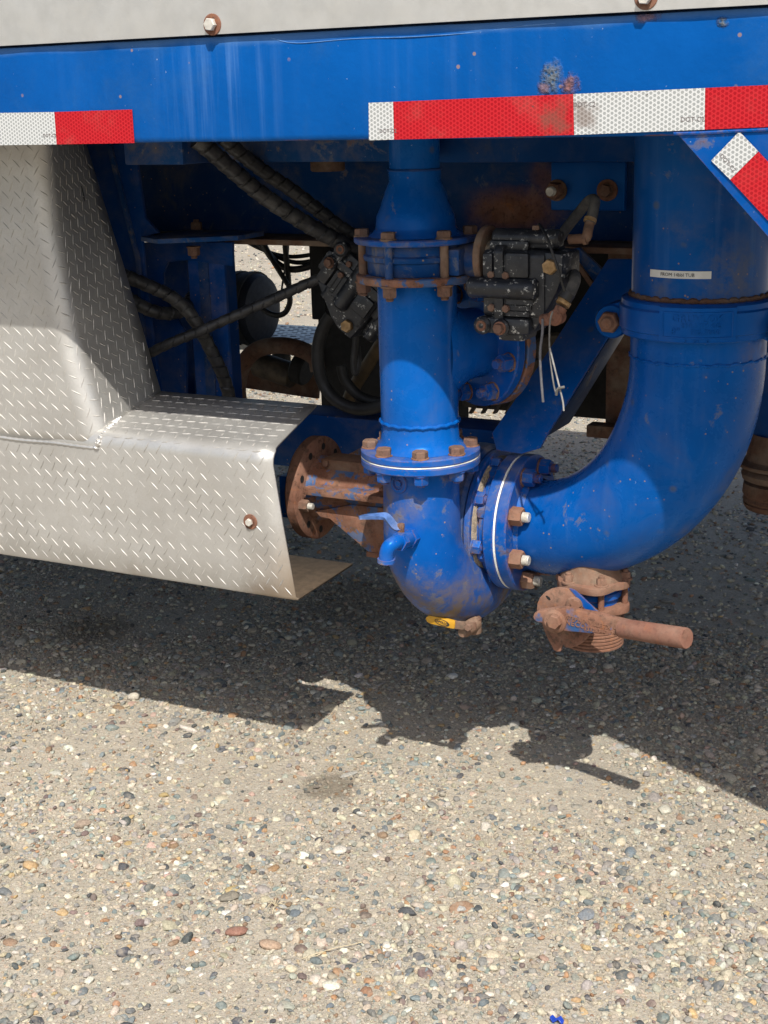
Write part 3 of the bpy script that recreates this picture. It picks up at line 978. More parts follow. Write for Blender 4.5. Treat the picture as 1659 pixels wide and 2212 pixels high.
sp = thing('slanted_plate', 'blue slanted frame plate directly behind the upright tread plate edge', 'frame plate', P(260, 870, 2.44))
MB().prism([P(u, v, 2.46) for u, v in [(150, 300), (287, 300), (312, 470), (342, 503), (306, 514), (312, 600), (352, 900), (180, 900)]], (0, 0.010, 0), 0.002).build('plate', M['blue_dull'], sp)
MB().prism([P(u, v, 2.452) for u, v in [(228, 310), (238, 310), (300, 560), (325, 880), (318, 880), (292, 560)]], (0, 0.007, 0), 0.001).build('rib', M['blue_grease'], sp)

ct = thing('cross_tube', 'blue square steel tube running low behind the pump', 'tube', (-1.4, 2.65, 0.62))
a = P(740, 896, 2.62)
MB().box((-2.2, 2.60, a.z - 0.125), (-1.12, 2.70, a.z), 0.008).build('tube', M['blue_dull'], ct)

# ------------------------------------------------------------------ tread plate skirt
YS = 2.09
sk = thing('tread_plate_skirt', 'aluminium tread plate skirt with a welded step below the beam at the left', 'skirt', (-1.6, YS, 0.49))
ZBOT = P(640, 1297, YS).z
F2 = P(590, 985, YS)
ZBEND = F2.z - 0.017
SL = R_(9)


def on_step(u, v):
    """where the line of sight meets the sloping step"""
    d = P(u, v, 1.0) - Vector((0, 0, CAM_H))
    tn = math.tan(SL)
    y = (F2.z - tn * YS - CAM_H) / (d.z - tn)
    return Vector((d.x * y, y, CAM_H + d.z * y))


S_BR, S_BL = on_step(685, 885), on_step(337, 855)
RB_ = 0.030
SX0 = -3.0
# profile of the lower box from the inner lip round the front to the back of the step: (y, z)
arc_n = 8
c_y, c_z = YS + RB_, ZBEND
prof = [(YS + 0.212, ZBOT + 0.004), (YS + 0.008, ZBOT), (YS + 0.003, ZBOT + 0.001), (YS, ZBOT + 0.006)]
for k in range(5):
    prof.append((YS, ZBOT + 0.006 + (ZBEND - ZBOT - 0.006) * (k + 1) / 5))
a_end = PI / 2 - SL
for k in range(1, arc_n + 1):
    th = a_end * k / arc_n
    prof.append((c_y - RB_ * math.cos(th), c_z + RB_ * math.sin(th)))
by, bz = prof[-1]
for k in range(1, 4):
    prof.append((by + (S_BR.y - by) * k / 3, bz + (S_BR.y - by) * math.tan(SL) * k / 3))


XB_, XT_ = P(640, 1297, YS).x, P(589, 990, YS).x


def right_x(y, z):
    if y <= YS + 0.012:
        return XB_ + (XT_ - XB_) * min(1.0, (z - ZBOT) / (ZBEND - ZBOT))
    if z < ZBOT + 0.1: return XB_ + 0.001
    return XT_ + (S_BR.x - XT_) * (y - YS) / (S_BR.y - YS)


def skirt_sheet(front_only=False):
    mb = MB(); nx = 40
    vs = []
    for (y, z) in prof:
        xr = right_x(y, z)
        for i in range(nx):
            vs.append((SX0 + (xr - SX0) * i / (nx - 1), y + 0.0008 * math.sin(i * 0.9 + z * 30), z))
    return mb, vs, nx


mb, vs, nx = skirt_sheet()
lipn = 1
fs = [(k * nx + i, k * nx + i + 1, (k + 1) * nx + i + 1, (k + 1) * nx + i) for k in range(len(prof) - 1) for i in range(nx - 1)]
mb.add(vs, fs)
mb.mi = [1 if k == 0 else 0 for k in range(len(prof) - 1) for i in range(nx - 1)]
ob = mb.build('lower_panel', [M['tread'], M['dirt_plate']], sk)
md = ob.modifiers.new('thickness', 'SOLIDIFY'); md.thickness = 0.0042; md.offset = 0.0

iw = MB().box((SX0, S_BR.y - 0.022, ZBOT + 0.006), (P(592, 1060, S_BR.y).x, S_BR.y - 0.018, S_BR.z - 0.008)).build('light_stop', M['black'], sk)  # added sheet that stops sun leaking through the open skirt box
# upper panel: front face, rounded bend, return going back
Z_SEAM = P(100, 955, YS).z
Z_TOP = 1.41
YBK = S_BL.y
BX = [(q.z, q.x) for q in (P(228, 1010, YS), P(211, 955, YS), P(150, 750, YS), P(104, 500, YS), P(86, 330, YS), P(84, 220, YS))]
BK = [(q.z, q.x) for q in (P(352, 905, YBK), S_BL, P(296, 705, YBK), P(262, 585, YBK), P(222, 450, YBK), P(186, 322, YBK), P(160, 230, YBK))]


def lerp(tab, z):
    if z <= tab[0][0]: return tab[0][1]
    for (a, x), (b, y) in zip(tab, tab[1:]):
        if z <= b: return x + (y - x) * (z - a) / (b - a)
    return tab[-1][1]


RU = 0.034


def upper_pt(s, t, h=0.0):
    """s: metres across the sheet from the bend's start (negative = front face), t: 0 bottom .. 1 top, h: height off the sheet"""
    z = Z_SEAM + (Z_TOP - Z_SEAM) * t
    bx = lerp(BX, z); kx = lerp(BK, z)
    arcl = RU * PI / 2
    if s <= 0:
        p = Vector((bx - RU + s, YS, z)); nn = Vector((0, -1, 0))
    elif s < arcl:
        a = s / RU
        p = Vector((bx - RU + RU * math.sin(a), YS + RU - RU * math.cos(a), z)); nn = Vector((math.sin(a), -math.cos(a), 0))
    else:
        d = (s - arcl) / (YBK - YS - RU)
        p = Vector((bx + (kx - bx) * d, YS + RU + (YBK - YS - RU) * d, z)); nn = Vector((1, 0, 0.1)).normalized()
    drop = max(0.0, p.y - YS) * math.tan(SL) * (1 - t) + max(0.0, min(1, (p.y - YS) / 0.03)) * 0.018 * (1 - t)
    p.z += drop
    return p + nn * h


S_END = RU * PI / 2 + (YBK - YS - RU)
ss = [-1.2, -0.9, -0.6, -0.4, -0.2, -0.1, 0.0] + [RU * PI / 2 * k / 9 for k in range(1, 10)] + [RU * PI / 2 + (YBK - YS - RU) * k / 5 for k in range(1, 6)]
tt = [k / 30 for k in range(31)]
mb = MB(); nx = len(ss)
vs = [upper_pt(s, t) for t in tt for s in ss]
fs = [(k * nx + i, k * nx + i + 1, (k + 1) * nx + i + 1, (k + 1) * nx + i) for k in range(len(tt) - 1) for i in range(nx - 1)]
ob = mb.add(vs, fs).build('upper_panel', M['tread'], sk)
md = ob.modifiers.new('thickness', 'SOLIDIFY'); md.thickness = 0.0042; md.offset = 0.0


# raised lugs of the tread pattern, laid over both sheets and round their bends
plen = [0.0]
for (a, b), (c, d) in zip(prof, prof[1:]):
    plen.append(plen[-1] + math.hypot(c - a, d - b))


def lower_pt(x, l, h=0.0):
    for k in range(len(prof) - 1):
        if l <= plen[k + 1] or k == len(prof) - 2:
            f = (l - plen[k]) / (plen[k + 1] - plen[k])
            (a, b), (c, d) = prof[k], prof[k + 1]
            ty, tz = c - a, d - b
            n = math.hypot(ty, tz)
            return Vector((x, a + ty * f - tz / n * h, b + tz * f + ty / n * h))


def lug(fn, ca, cb, ang, ln=0.0118, wd=0.0014, ht=0.0011):
    ht *= random.uniform(0.55, 1.25); wd *= random.uniform(0.8, 1.15)
    ca_, sa_ = math.cos(ang), math.sin(ang)

    def q(a, b, h): return fn(ca + a * ca_ - b * sa_, cb + a * sa_ + b * ca_, h)
    vs = [q(-ln, 0, 0.0021), q(0, -wd, 0.0021), q(ln, 0, 0.0021), q(0, wd, 0.0021), q(-ln * 0.45, -wd * .62, 0.0021), q(ln * .45, -wd * .62, 0.0021), q(ln * .45, wd * .62, 0.0021), q(-ln * .45, wd * .62, 0.0021),
          q(-ln * 0.62, 0, 0.0021 + ht * .8), q(ln * 0.62, 0, 0.0021 + ht * .8), q(0, 0, 0.0021 + ht)]
    fs = [(0, 4, 8), (4, 1, 10), (4, 10, 8), (1, 5, 10), (5, 9, 10), (5, 2, 9), (2, 6, 9), (6, 10, 9), (6, 3, 10), (3, 7, 10), (7, 8, 10), (7, 0, 8)]
    return vs, fs


LS = 0.0287
mbl, mbu = MB(), MB()
l_front0 = plen[3]
for j in range(0, 18):
    for par in (0, 1):
        l = l_front0 + 0.010 + LS * (j + 0.5 * par)
        if l > plen[-1] - 0.010: continue
        y, z = lower_pt(0, l).y, lower_pt(0, l).z
        xr = right_x(y, z) - 0.012
        for i in range(62):
            x = XB_ - 0.015 - LS * (i + 0.5 * par)
            if x > xr or x < SX0 + 0.02: continue
            if l > plen[8] + 0.01 and x < lerp(BX, ZBEND) - 0.01: continue
            if x < lerp(BX, ZBEND) + 0.008 and ZBEND - 0.012 < z and y < YS + .02: continue
            step_zone = l > plen[8] + 0.02
            ang = (R_(-42) if par == 0 else R_(58)) if not step_zone else (R_(8) if par == 0 else R_(100))
            k_ = 0.6 if (step_zone and par) else 1.0
            mbl.add(*lug(lower_pt, x, l, ang + random.uniform(-.04, .04), 0.0118 * random.uniform(.9, 1.05) * k_))
tz = Z_TOP - Z_SEAM


def upper_fn(a, b, h): return upper_pt(a, b / tz, h)


for j in range(0, 23):
    for par in (0, 1):
        b = 0.016 + LS * (j + 0.5 * par)
        if b > tz - 0.01: continue
        for i in range(-48, 8):
            a = LS * (i + 0.5 * par) + 0.004 + 0.11 * b
            if a > S_END - 0.012 or a < -1.15: continue
            side = a > RU * 1.0
            ang = (R_(-42) if par == 0 else R_(58)) if not side else (R_(-36) if par == 0 else R_(72))
            mbu.add(*lug(upper_fn, a, b, ang + random.uniform(-.04, .04), 0.0118 * random.uniform(.9, 1.05)))
tag(mbl.build('tread_pattern', M['lug'], sk, 50), kind='stuff')
tag(mbu.build('tread_pattern', M['lug'], sk, 50), kind='stuff')

# weld beads
w = []
xw = lerp(BX, Z_SEAM)
for k in range(260):
    x = -2.95 + (xw - 0.004 + 2.95) * k / 259
    w.append((x, YS - 0.0016, Z_SEAM + 0.0008 * math.sin(x * 40)))
MB().tube(w, [0.0036 + 0.0006 * math.sin(k * 1.9) for k in range(260)], 8).build('weld_bead', M['tread'], sk)
w = smooth_path([Vector((xw - 0.006, YS - 0.002, Z_SEAM)), Vector((xw - 0.002, YS - 0.001, Z_SEAM + 0.008)), P(222, 942, YS + 0.010), P(245, 918, YS + 0.045), on_step(280, 893) + Vector((0, 0, 0.003)), on_step(335, 857) + Vector((0, 0, 0.004))], 0.0012)
MB().tube(w, [0.0062 + 0.0012 * math.sin(k * 1.15) for k in range(len(w))], 10).build('weld_bead', M['weld'], sk)
# slot and bolt
c = P(186, 418, (YS + YBK) / 2 + 0.03)
sv = []
for k in range(20):
    t_ = 2 * PI * k / 20
    sv.append(c + Vector((0.0, 0.0045 * math.cos(t_), 0.007 * math.sin(t_) + (0.009 if math.sin(t_) > 0 else -0.009))))
pl = upper_pt(RU * PI / 2 + (c.y - YS - RU), (c.z - Z_SEAM) / tz)
sv = [Vector((pl.x + 0.0025 - (p.z - c.z) * 0.18, p.y, p.z)) for p in sv]
MB().prism(sv, (0.0012, 0, 0)).build('slot_hole_shade', M['black'], sk)  # raised black shape paints the dark inside the slot
c = P(541, 1127, YS - 0.003)
wq = MB().lathe(c, (0, -1, 0), [(0, -0.001), (0.0145, -0.001), (0.0145, 0.0012), (0.0138, 0.0018), (0.008, 0.0018), (0.008, 0.003), (0, 0.003)], 28).build('washer', M['rust'], sk)
put(bolt_mesh('bolt', 0.0125, 0.006, 0.0, [RB, M['zinc'], M['zinc']]), 'bolt', wq, c + Vector((0, -0.0035, 0)), (0, -1, 0), 0.2)

# ------------------------------------------------------------------ riser: discharge pipe with its tee, valve and reducer
RY = 2.17
RX = P(906, 860, RY).x
KS = RY / 2.28
PHC = math.atan2(-RY, -RX)                    # from the riser towards the camera
up = Vector((0, 0, 1))
RC = 0.0712 * KS


def zat(u, v, dr):
    """height of what shows at u, v on the camera side of the riser, dr from its axis"""
    return P(u, v, RY - dr * 0.9).z


z_gask = zat(913, 1016, 0.11)
z_ftop = zat(913, 999, 0.11)
z_fbot = zat(913, 1034, 0.11)
z_vtop = zat(900, 521.5, 0.108)
z_vup = zat(900, 535.5, 0.108)
z_vlo = zat(900, 606, 0.108)
z_vbot = zat(900, 623, 0.108)

rp = thing('discharge_pipe', 'upright blue discharge pipe with side branch above the pump', 'pipe', (RX, RY, z_gask))
mb = MB()
zw = zat(913, 926, RC)
mb.lathe((RX, RY, 0), up, [(RC + 0.014, z_ftop + 0.0005), (RC + 0.006, z_ftop + 0.010), (RC + 0.001, z_ftop + 0.016), (RC, zw - 0.004), (RC, zw), (RC, 0.95), (RC, z_vbot - 0.004)], 64)
mb.build('pipe', M['blue_pipe'], rp)
mb = MB()
w = [Vector((RX + (RC + 0.0005) * math.cos(2 * PI * k / 180), RY + (RC + 0.0005) * math.sin(2 * PI * k / 180), zw + 0.0008 * math.sin(k * .7))) for k in range(181)]
mb.tube(w, [0.0034 + 0.0004 * math.sin(k * 2.1) for k in range(181)], 8, caps=False).build('weld_bead', M['blue_pipe'], rp)
MB().ring((RX, RY, z_gask + 0.0012), up, 0.05, 0.110 * KS, z_ftop - z_gask - 0.001, 0.002, 72).build('lower_flange', M['blue_worn'], rp)
MB().ring((RX, RY, z_vbot), up, 0.04, 0.108 * KS, z_vlo - z_vbot, 0.002, 72).build('upper_flange', M['rust_blue'], rp)
for q in circle_pts((RX, RY, z_ftop), up, 0.0925 * KS, 8, PHC - 0.01, (1, 0, 0)):
    put(B_FL, 'bolt', rp, q, up, random.uniform(0, 1))
# side branch: a swept saddle leaving to the right and back, with its flange
bdir = Vector((0.42, 0.90, 0)).normalized()
bz = P(1010, 745, 2.26).z
bo = Vector((RX, RY, bz))
mb = MB()
a_, b_, c_ = frame(bdir)
rings = []; vs = []; N_ = 48
for k in range(14):
    f = k / 13
    d = 0.02 + 0.125 * f
    g_ = max(0.0, 1 - max(0.0, d - 0.030) / 0.085) ** 2
    rh, rv = 0.062 + 0.006 * g_, 0.062 + 0.050 * g_
    for i in range(N_):
        th = 2 * PI * i / N_
        off = b_ * math.cos(th) * rh + c_ * math.sin(th) * rv
        vs.append(bo + bdir * d + off)
fs = [(k * N_ + i, k * N_ + (i + 1) % N_, (k + 1) * N_ + (i + 1) % N_, (k + 1) * N_ + i) for k in range(13) for i in range(N_)]
mb.add(vs, fs).build('branch', M['blue_pipe'], rp)
fl_o = bo + bdir * 0.128
brf = MB().ring(fl_o, bdir, 0.05, 0.114, 0.018, 0.002, 72).build('branch_flange', M['blue'], rp)
MB().ring(fl_o + bdir * 0.0215, bdir, 0.0, 0.116, 0.02, 0.002, 72).build('blind_flange', M['rust_blue'], brf)
for q in circle_pts(fl_o, bdir, 0.094, 8, 0.25, (0, 0, 1)):
    put(B_STUD_BLUE, 'stud_nut', brf, q, -bdir, random.uniform(0, 1))

rd = thing('reducer_pipe', 'blue bell-shaped pipe reducer flanged onto the valve under the beam', 'pipe reducer', (RX, RY, z_vup))
mb = MB()
zr = [zat(893, v, 0.05) for v in (330, 372, 395, 430, 470, 492, 508)]
mb.lathe((RX, RY, 0), up, [(0.043 * KS, 1.492), (0.0445 * KS, zr[0]), (0.0445 * KS, zr[1] + 0.006), (0.0462 * KS, zr[1]), (0.0455 * KS, zr[2]), (0.0530 * KS, zr[3] + 0.010), (0.0630 * KS, zr[4] + 0.012), (0.0690 * KS, zr[4]), (0.0712 * KS, zr[5]), (0.0720 * KS, zr[6] + 0.008), (0.078 * KS, zr[6] + 0.002), (0.086 * KS, z_vtop + 0.0005)], 64)
mb.build('bell', M['blue_pipe'], rd)
mb = MB(); mb.tube([Vector((RX + 0.0455 * KS * math.cos(2 * PI * k / 90), RY + 0.0455 * KS * math.sin(2 * PI * k / 90), zr[1] + 0.002)) for k in range(91)], 0.0022, 8, caps=False).build('weld_bead', M['blue_dull'], rd)
MB().ring((RX, RY, z_vup), up, 0.04, 0.110 * KS, z_vtop - z_vup, 0.002, 72).build('flange', M['blue_worn'], rd)

vl = thing('butterfly_valve', 'grimy wafer butterfly valve clamped between two flanges on the riser', 'valve', (RX, RY, z_vlo))
zm = (z_vup + z_vlo) / 2
hh = (z_vup - z_vlo)
mb = MB()
mb.lathe((RX, RY, 0), up, [(0.05 * KS, z_vlo + 0.0005), (0.0855 * KS, z_vlo + 0.0005), (0.087 * KS, z_vlo + 0.003), (0.087 * KS, zm - 0.004), (0.093 * KS, zm - 0.002), (0.0945 * KS, zm + 0.002), (0.0945 * KS, zm + 0.006), (0.090 * KS, zm + 0.009), (0.0895 * KS, z_vup - 0.003), (0.088 * KS, z_vup - 0.0005), (0.05 * KS, z_vup - 0.0005)], 64)
mb.build('body', M['blue_grease'], vl)
zn = P(1030, 562, RY).z
mb = MB(); mb.cyl((RX + 0.07, RY, zn), (RX + 0.1385, RY, zn), 0.0275, 32, 0.002); mb.box((RX + 0.06, RY - 0.045, zn - 0.022), (RX + 0.10, RY + 0.045, zn + 0.022), 0.006)
mb.build('stem_neck', M['blue_grease'], vl)
for i, q in enumerate(circle_pts((RX, RY, z_vtop), up, 0.0955 * KS, 6, PHC - R_(30), (1, 0, 0))):
    put(B_HEAD, 'bolt', vl, q, up, random.uniform(0, 1))
    s_ = MB().cyl((q.x, q.y, z_vlo - 0.0005), (q.x, q.y, z_vup + 0.0005), 0.0072, 16).build('tie_rod', M['rust_brown'] if i % 3 else M['blue_grease'], vl)
    put(B_NUT, 'nut', vl, (q.x, q.y, z_vbot), -up, random.uniform(0, 1))


# ------------------------------------------------------------------ hydraulic actuators
def make_actuator(loc, label, cat):
    """local frame: x along the valve stem, y back, z up; origin at the mounting disc's centre"""
    t = thing('rotary_actuator', label, cat, loc)
    o = Vector(loc)
    cb = M['cast_black']

    def b(mb_, lo, hi, bev=0.004): mb_.box(o + Vector(lo), o + Vector(hi), bev)
    mb = MB(); mb.lathe(o + Vector((0, 0, 0.002)), (1, 0, 0), [(0, 0), (0.051, 0), (0.053, 0.002), (0.053, 0.011), (0.051, 0.013), (0, 0.013)], 48); mb.build('mounting_disc', M['rust_brown'], t)
    mb = MB(); mb.lathe(o, (1, 0, 0), [(0, 0.0125), (0.031, 0.0125), (0.031, 0.024), (0, 0.024)], 32); mb.build('hub', M['sand'], t)
    # main casting
    mb = MB()
    prof_yz = [(-0.052, 0.010), (-0.046, 0.019), (0.046, 0.019), (0.052, 0.010), (0.052, -0.088), (0.046, -0.095), (-0.046, -0.095), (-0.052, -0.088)]
    mb.prism([o + Vector((0.020, y, z)) for y, z in prof_yz], (0.112, 0, 0), 0.004)
    prof2 = [(-0.057, 0.016), (-0.050, 0.027), (0.05, 0.027), (0.057, 0.016), (0.057, -0.105), (0.05, -0.112), (-0.05, -0.112), (-0.057, -0.105)]
    mb.prism([o + Vector((0.042, y, z)) for y, z in prof2], (0.017, 0, 0), 0.003)
    b(mb, (0.026, -0.040, 0.014), (0.098, 0.040, 0.034), 0.006)
    mb.build('casting', cb, t)
    mb = MB(); mb.cyl(o + Vector((0.026, -0.016, 0.036)), o + Vector((0.146, -0.016, 0.036)), 0.0165, 28, 0.004); b(mb, (0.036, -0.030, 0.02), (0.14, 0.02, 0.046), 0.005)
    mb.build('upper_cylinder', cb, t)
    mb = MB(); mb.cyl(o + Vector((-0.006, -0.054, -0.044)), o + Vector((0.122, -0.054, -0.044)), 0.0180, 32, 0.005)
    mb.build('cylinder', cb, t)
    for k in range(3):
        mb = MB(); b(mb, (0.064, -0.0565, -0.064 - 0.010 * k), (0.112 - 0.004 * k, -0.050, -0.069 - 0.010 * k), 0.0016); mb.build('rib', cb, t)
    mb = MB(); b(mb, (0.064, -0.0600, -0.026), (0.106, -0.05, 0.016), 0.006); mb.build('boss', cb, t)
    mb = MB(); b(mb, (0.022, -0.0585, -0.024), (0.040, -0.05, 0.014), 0.004); mb.build('boss', cb, t)
    mb = MB(); b(mb, (0.010, -0.060, -0.122), (0.108, 0.03, -0.094), 0.009); mb.cyl(o + Vector((0.022, -0.066, -0.108)), o + Vector((0.022, -0.04, -0.108)), 0.0155, 24, 0.004); mb.cyl(o + Vector((0.058, -0.069, -0.110)), o + Vector((0.058, -0.04, -0.110)), 0.015, 24, 0.004)
    b(mb, (0.044, -0.045, -0.136), (0.092, 0.02, -0.118), 0.007)
    mb.build('foot', cb, t)
    mb = MB()
    mb.prism([o + Vector((x, -0.048, z)) for x, z in [(0.122, 0.018), (0.162, 0.014), (0.162, -0.022), (0.152, -0.05), (0.112, -0.118), (0.106, -0.092)]], (0, 0.085, 0), 0.005)
    mb.build('end_cover', cb, t)
    mb = MB(); mb.lathe(o + Vector((0.022, -0.066, -0.108)), (0, -1, 0), [(0.0045, -0.002), (0.0045, 0.0008), (0.0085, 0.0016), (0.0095, 0), (0.0095, -0.003)], 24); mb.lathe(o + Vector((0.022, -0.066, -0.108)), (0, -1, 0), [(0, -0.001), (0.005, -0.001)], 6)
    mb.build('socket_plug', M['rust'], t)
    put(bolt_mesh('bolt', 0.016, 0.009, 0.0115, [M['rust'], RB, RB]), 'bolt', t, o + Vector((0.058, -0.069, -0.110)), (0, -1, 0), 0.4)
    for x, z in ((0.037, -0.022), (0.065, -0.022), (0.037, -0.078), (0.065, -0.078)):
        put(B_SMALL, 'bolt', t, o + Vector((x, -0.053 if x < .05 else -0.0565, z)), (0, -1, 0), 0.2)
    put(bolt_mesh('plug', 0.023, 0.012, 0.0, [M['brass']] * 3), 'brass_plug', t, o + Vector((0.142, -0.049, -0.006)), (0, -1, 0), 0.2)
    put(B_SMALL, 'bolt', t, o + Vector((0.104, -0.02, 0.052)), (0, 0, 1), 0.2)
    return t


AO = P(1046, 556, RY)
act = make_actuator(AO, 'black hydraulic rotary actuator on the right of the riser valve', 'actuator')
act.scale = (KS, KS, KS)

# second actuator turned on its side behind the riser on the left
AO2 = P(858, 588, 2.50)
act2 = copy_thing(act, AO2, (R_(4), R_(128), R_(8)), 'black hydraulic actuator tilted behind the riser on the left')

# fittings and small hoses of the right-hand actuator
def zb(x, y, Y): return P(987.5 + x / 4.481, 438.9 + y / 4.481, Y - 0.105)


fh = thing('grease_hose', 'short grey hose looping above the right actuator with brown elbow', 'hose', zb(1110, 350, 2.28))
MB().tube(smooth_path([zb(1290, 190, 2.29), zb(1320, 60, 2.30), zb(1330, -30, 2.315), zb(1275, -20, 2.34), zb(1180, 90, 2.37), zb(1060, 240, 2.40), zb(1000, 330, 2.42)], 0.004), 0.0088, 16).build('hose', M['grey_hose'], fh)
MB().tube(smooth_path([zb(1085, 350, 2.28), zb(1180, 345, 2.28), zb(1250, 335, 2.28), zb(1262, 285, 2.28), zb(1275, 225, 2.288), zb(1292, 165, 2.292)], 0.003), 0.0080, 14).build('elbow', M['rust_brown'], fh)
MB().tube([zb(1282, 182, 2.289), zb(1292, 150, 2.292)], 0.0105, 16).build('ferrule', M['brass'], fh)
MB().tube([zb(1225, 345, 2.28), zb(1258, 343, 2.28)], 0.0105, 6).build('hex_collar', M['rust_brown'], fh)

fh = thing('drain_hose', 'short grey hose rising from rusty elbow at the right actuator bottom', 'hose', zb(880, 1130, 2.21))
MB().tube(smooth_path([zb(1040, 960, 2.215), zb(1100, 850, 2.235), zb(1140, 740, 2.26), zb(1120, 690, 2.29), zb(1040, 720, 2.31)], 0.004), 0.0095, 16).build('hose', M['grey_hose'], fh)
MB().tube(smooth_path([zb(835, 1130, 2.215), zb(900, 1120, 2.208), zb(955, 1100, 2.206), zb(985, 1055, 2.208), zb(1010, 1010, 2.211)], 0.003), 0.0098, 14).build('elbow', M['rust'], fh)
MB().lathe(zb(960, 1105, 2.206), (0, -1, 0), [(0, -0.012), (0.0125, -0.012), (0.0125, 0.008), (0.009, 0.011), (0, 0.011)], 20).build('elbow_boss', M['rust'], fh)
MB().tube([zb(1018, 985, 2.212), zb(1042, 945, 2.216)], 0.0118, 16).build('ferrule', M['brass'], fh)

ti = thing('cable_tie', 'black cable tie strung across the right actuator face', 'cable tie', zb(930, 500, 2.20))
MB().tube(smooth_path([zb(795, 205, 2.235), zb(860, 310, 2.205), zb(930, 500, 2.195), zb(1000, 720, 2.197), zb(1050, 880, 2.205)], 0.004), 0.0022, 8).build('strap', M['rubber'], ti)
MB().lathe(zb(1055, 900, 2.211), (zb(1075, 870, 2.214) - zb(1035, 930, 2.209)), [(0, -0.006), (0.0122, -0.006), (0.0122, 0.006), (0, 0.006)], 18).build('clamp_head', M['rubber'], ti)
ti = thing('cable_tie', 'single straight grey tie tail hanging below the right actuator', 'cable tie', zb(820, 1160, 2.2))
MB().tube(smooth_path([zb(828, 1120, 2.2), zb(825, 1250, 2.2), zb(805, 1420, 2.2), zb(805, 1560, 2.2), zb(818, 1760, 2.2), zb(832, 1925, 2.2)], 0.004), 0.0022, 8).build('strap', M['tie_grey'], ti)
ti = thing('cable_tie', 'looped white cable tie hanging from the lower elbow fitting', 'cable tie', zb(905, 1100, 2.19))
MB().tube(smooth_path([zb(925, 1045, 2.188), zb(903, 1120, 2.188), zb(893, 1250, 2.19), zb(896, 1430, 2.192), zb(915, 1620, 2.194), zb(940, 1780, 2.194), zb(962, 1855, 2.192)], 0.004), 0.0014, 8).build('strap', M['tie_white'], ti)
MB().tube(smooth_path([zb(896, 1400, 2.19), zb(925, 1520, 2.188), zb(965, 1680, 2.188), zb(1000, 1820, 2.188), zb(1025, 1930, 2.188), zb(1032, 2010, 2.188)], 0.004), 0.0015, 8).build('tail', plain('bright_nylon', (0.27, 0.265, 0.25), 0.6, 0, 0.3, 60), ti)
MB().tube(smooth_path([zb(960, 1855, 2.19), zb(975, 1800, 2.186), zb(1010, 1785, 2.184), zb(1038, 1780, 2.186)], 0.002), 0.0024, 8).build('knot', M['tie_white'], ti)

# ------------------------------------------------------------------ centrifugal pump
AXY = 2.345
AXZ = P(1095, 1125, AXY).z + 0.002
KP = AXY / 2.42
SRAD = AXY - RY
pm = thing('centrifugal_pump', 'blue centrifugal pump with curved volute casing under the riser', 'pump', (RX, AXY, 0.40))
path = []; rads = []
SRZ = AXZ - P(985, 1331, AXY).z - 0.075
zt = z_fbot - 0.001
for k in range(8):
    f = k / 8
    path.append(Vector((RX, RY, zt + (AXZ - zt) * f))); rads.append((0.0700 + 0.003 * f) * KS)
for k in range(0, 37):
    a = PI + (PI * 1.08) * k / 36
    f = k / 36
    rr = SRAD * (1 - 0.10 * f)
    bulge = max(0.0, math.sin(min(PI, (a - PI) * 1.0)))
    path.append(Vector((RX + 0.022 * bulge, AXY + rr * math.cos(a), AXZ + SRZ * (1 - 0.05 * f) * math.sin(a)))); rads.append((0.0730 + 0.005 * bulge - 0.016 * f) * KS)
vq = MB().tube(path, rads, 48).build('volute', paint('volute_paint', 0.60, 0.35, gloss=0.34, grime=0.5, mud=[(P(945, 1320, 2.20), 0.04, 0.15, 1.0, (0.17, 0.125, 0.075)), (P(868, 1235, 2.17), 0.02, 0.10, 0.95, (0.17, 0.125, 0.075)), (P(1070, 1275, 2.36), 0.02, 0.12, 0.95, (0.17, 0.125, 0.075)), (P(848, 1090, 2.13), 0.01, 0.08, 0.8, (0.17, 0.125, 0.075))]), pm)
MB().ring((RX, RY, z_fbot), up, 0.04, 0.110 * KS, z_gask - z_fbot - 0.0012, 0.002, 72).build('discharge_flange', M['blue_worn'], pm)
MB().ring((RX, RY, z_gask - 0.0010), up, 0.04, 0.1092 * KS, 0.002, 0.0003, 72, wob=0.01).build('gasket', M['white'], pm)
for q in circle_pts((RX, RY, z_fbot), up, 0.0925 * KS, 8, PHC - 0.01, (1, 0, 0)):
    put(B_FL_BLUE, 'nut', pm, q, -up, random.uniform(0, 1))
# threaded plug boss on the neck
c = Vector((RX, RY, 0)) + Vector((math.cos(PHC - 0.62), math.sin(PHC - 0.62), 0)) * 0.066; c.z = P(858, 1042, 2.11).z
d = Vector((math.cos(PHC - 0.62), math.sin(PHC - 0.62), 0))
mb = MB(); mb.lathe(c, d, [(0.019, -0.004), (0.017, 0.003), (0.011, 0.004), (0.010, 0.001), (0.006, 0.001), (0.006, 0.004), (0, 0.004)], 24); mb.build('plug_boss', M['blue_worn'], pm)
# casing faces
ax = Vector((1, 0, 0))
O = Vector((RX, AXY, AXZ))
mb = MB(); mb.lathe(O, ax, [(0, -0.058), (0.10, -0.058), (0.128, -0.045), (0.136, -0.02), (0.140, 0.03), (0.138, 0.052), (0.132, 0.058), (0, 0.058)], 64); mb.build('casing', M['blue_grease'], pm)
mb = MB(); mb.ring(O + ax * 0.0585, ax, 0.0, 0.130, 0.012, 0.002, 64); mb.build('cover_plate', M['blue_worn'], pm)
mb = MB(); mb.lathe(O, ax, [(0.119, 0.0705), (0.112, 0.074), (0.070, 0.077), (0.066, 0.070)], 64); mb.build('caked_dirt', M['sand'], pm)
for q in circle_pts(O + ax * 0.0705, ax, 0.113, 8, R_(-79), (0, 0, 1)):
    put(B_FL_BLUE, 'nut', pm, q, ax, random.uniform(0, 1))
FX = P(1124, 1132, AXY).x            # flange joint of the suction side
FRAD = 0.131 * KP
hx = FX - RX
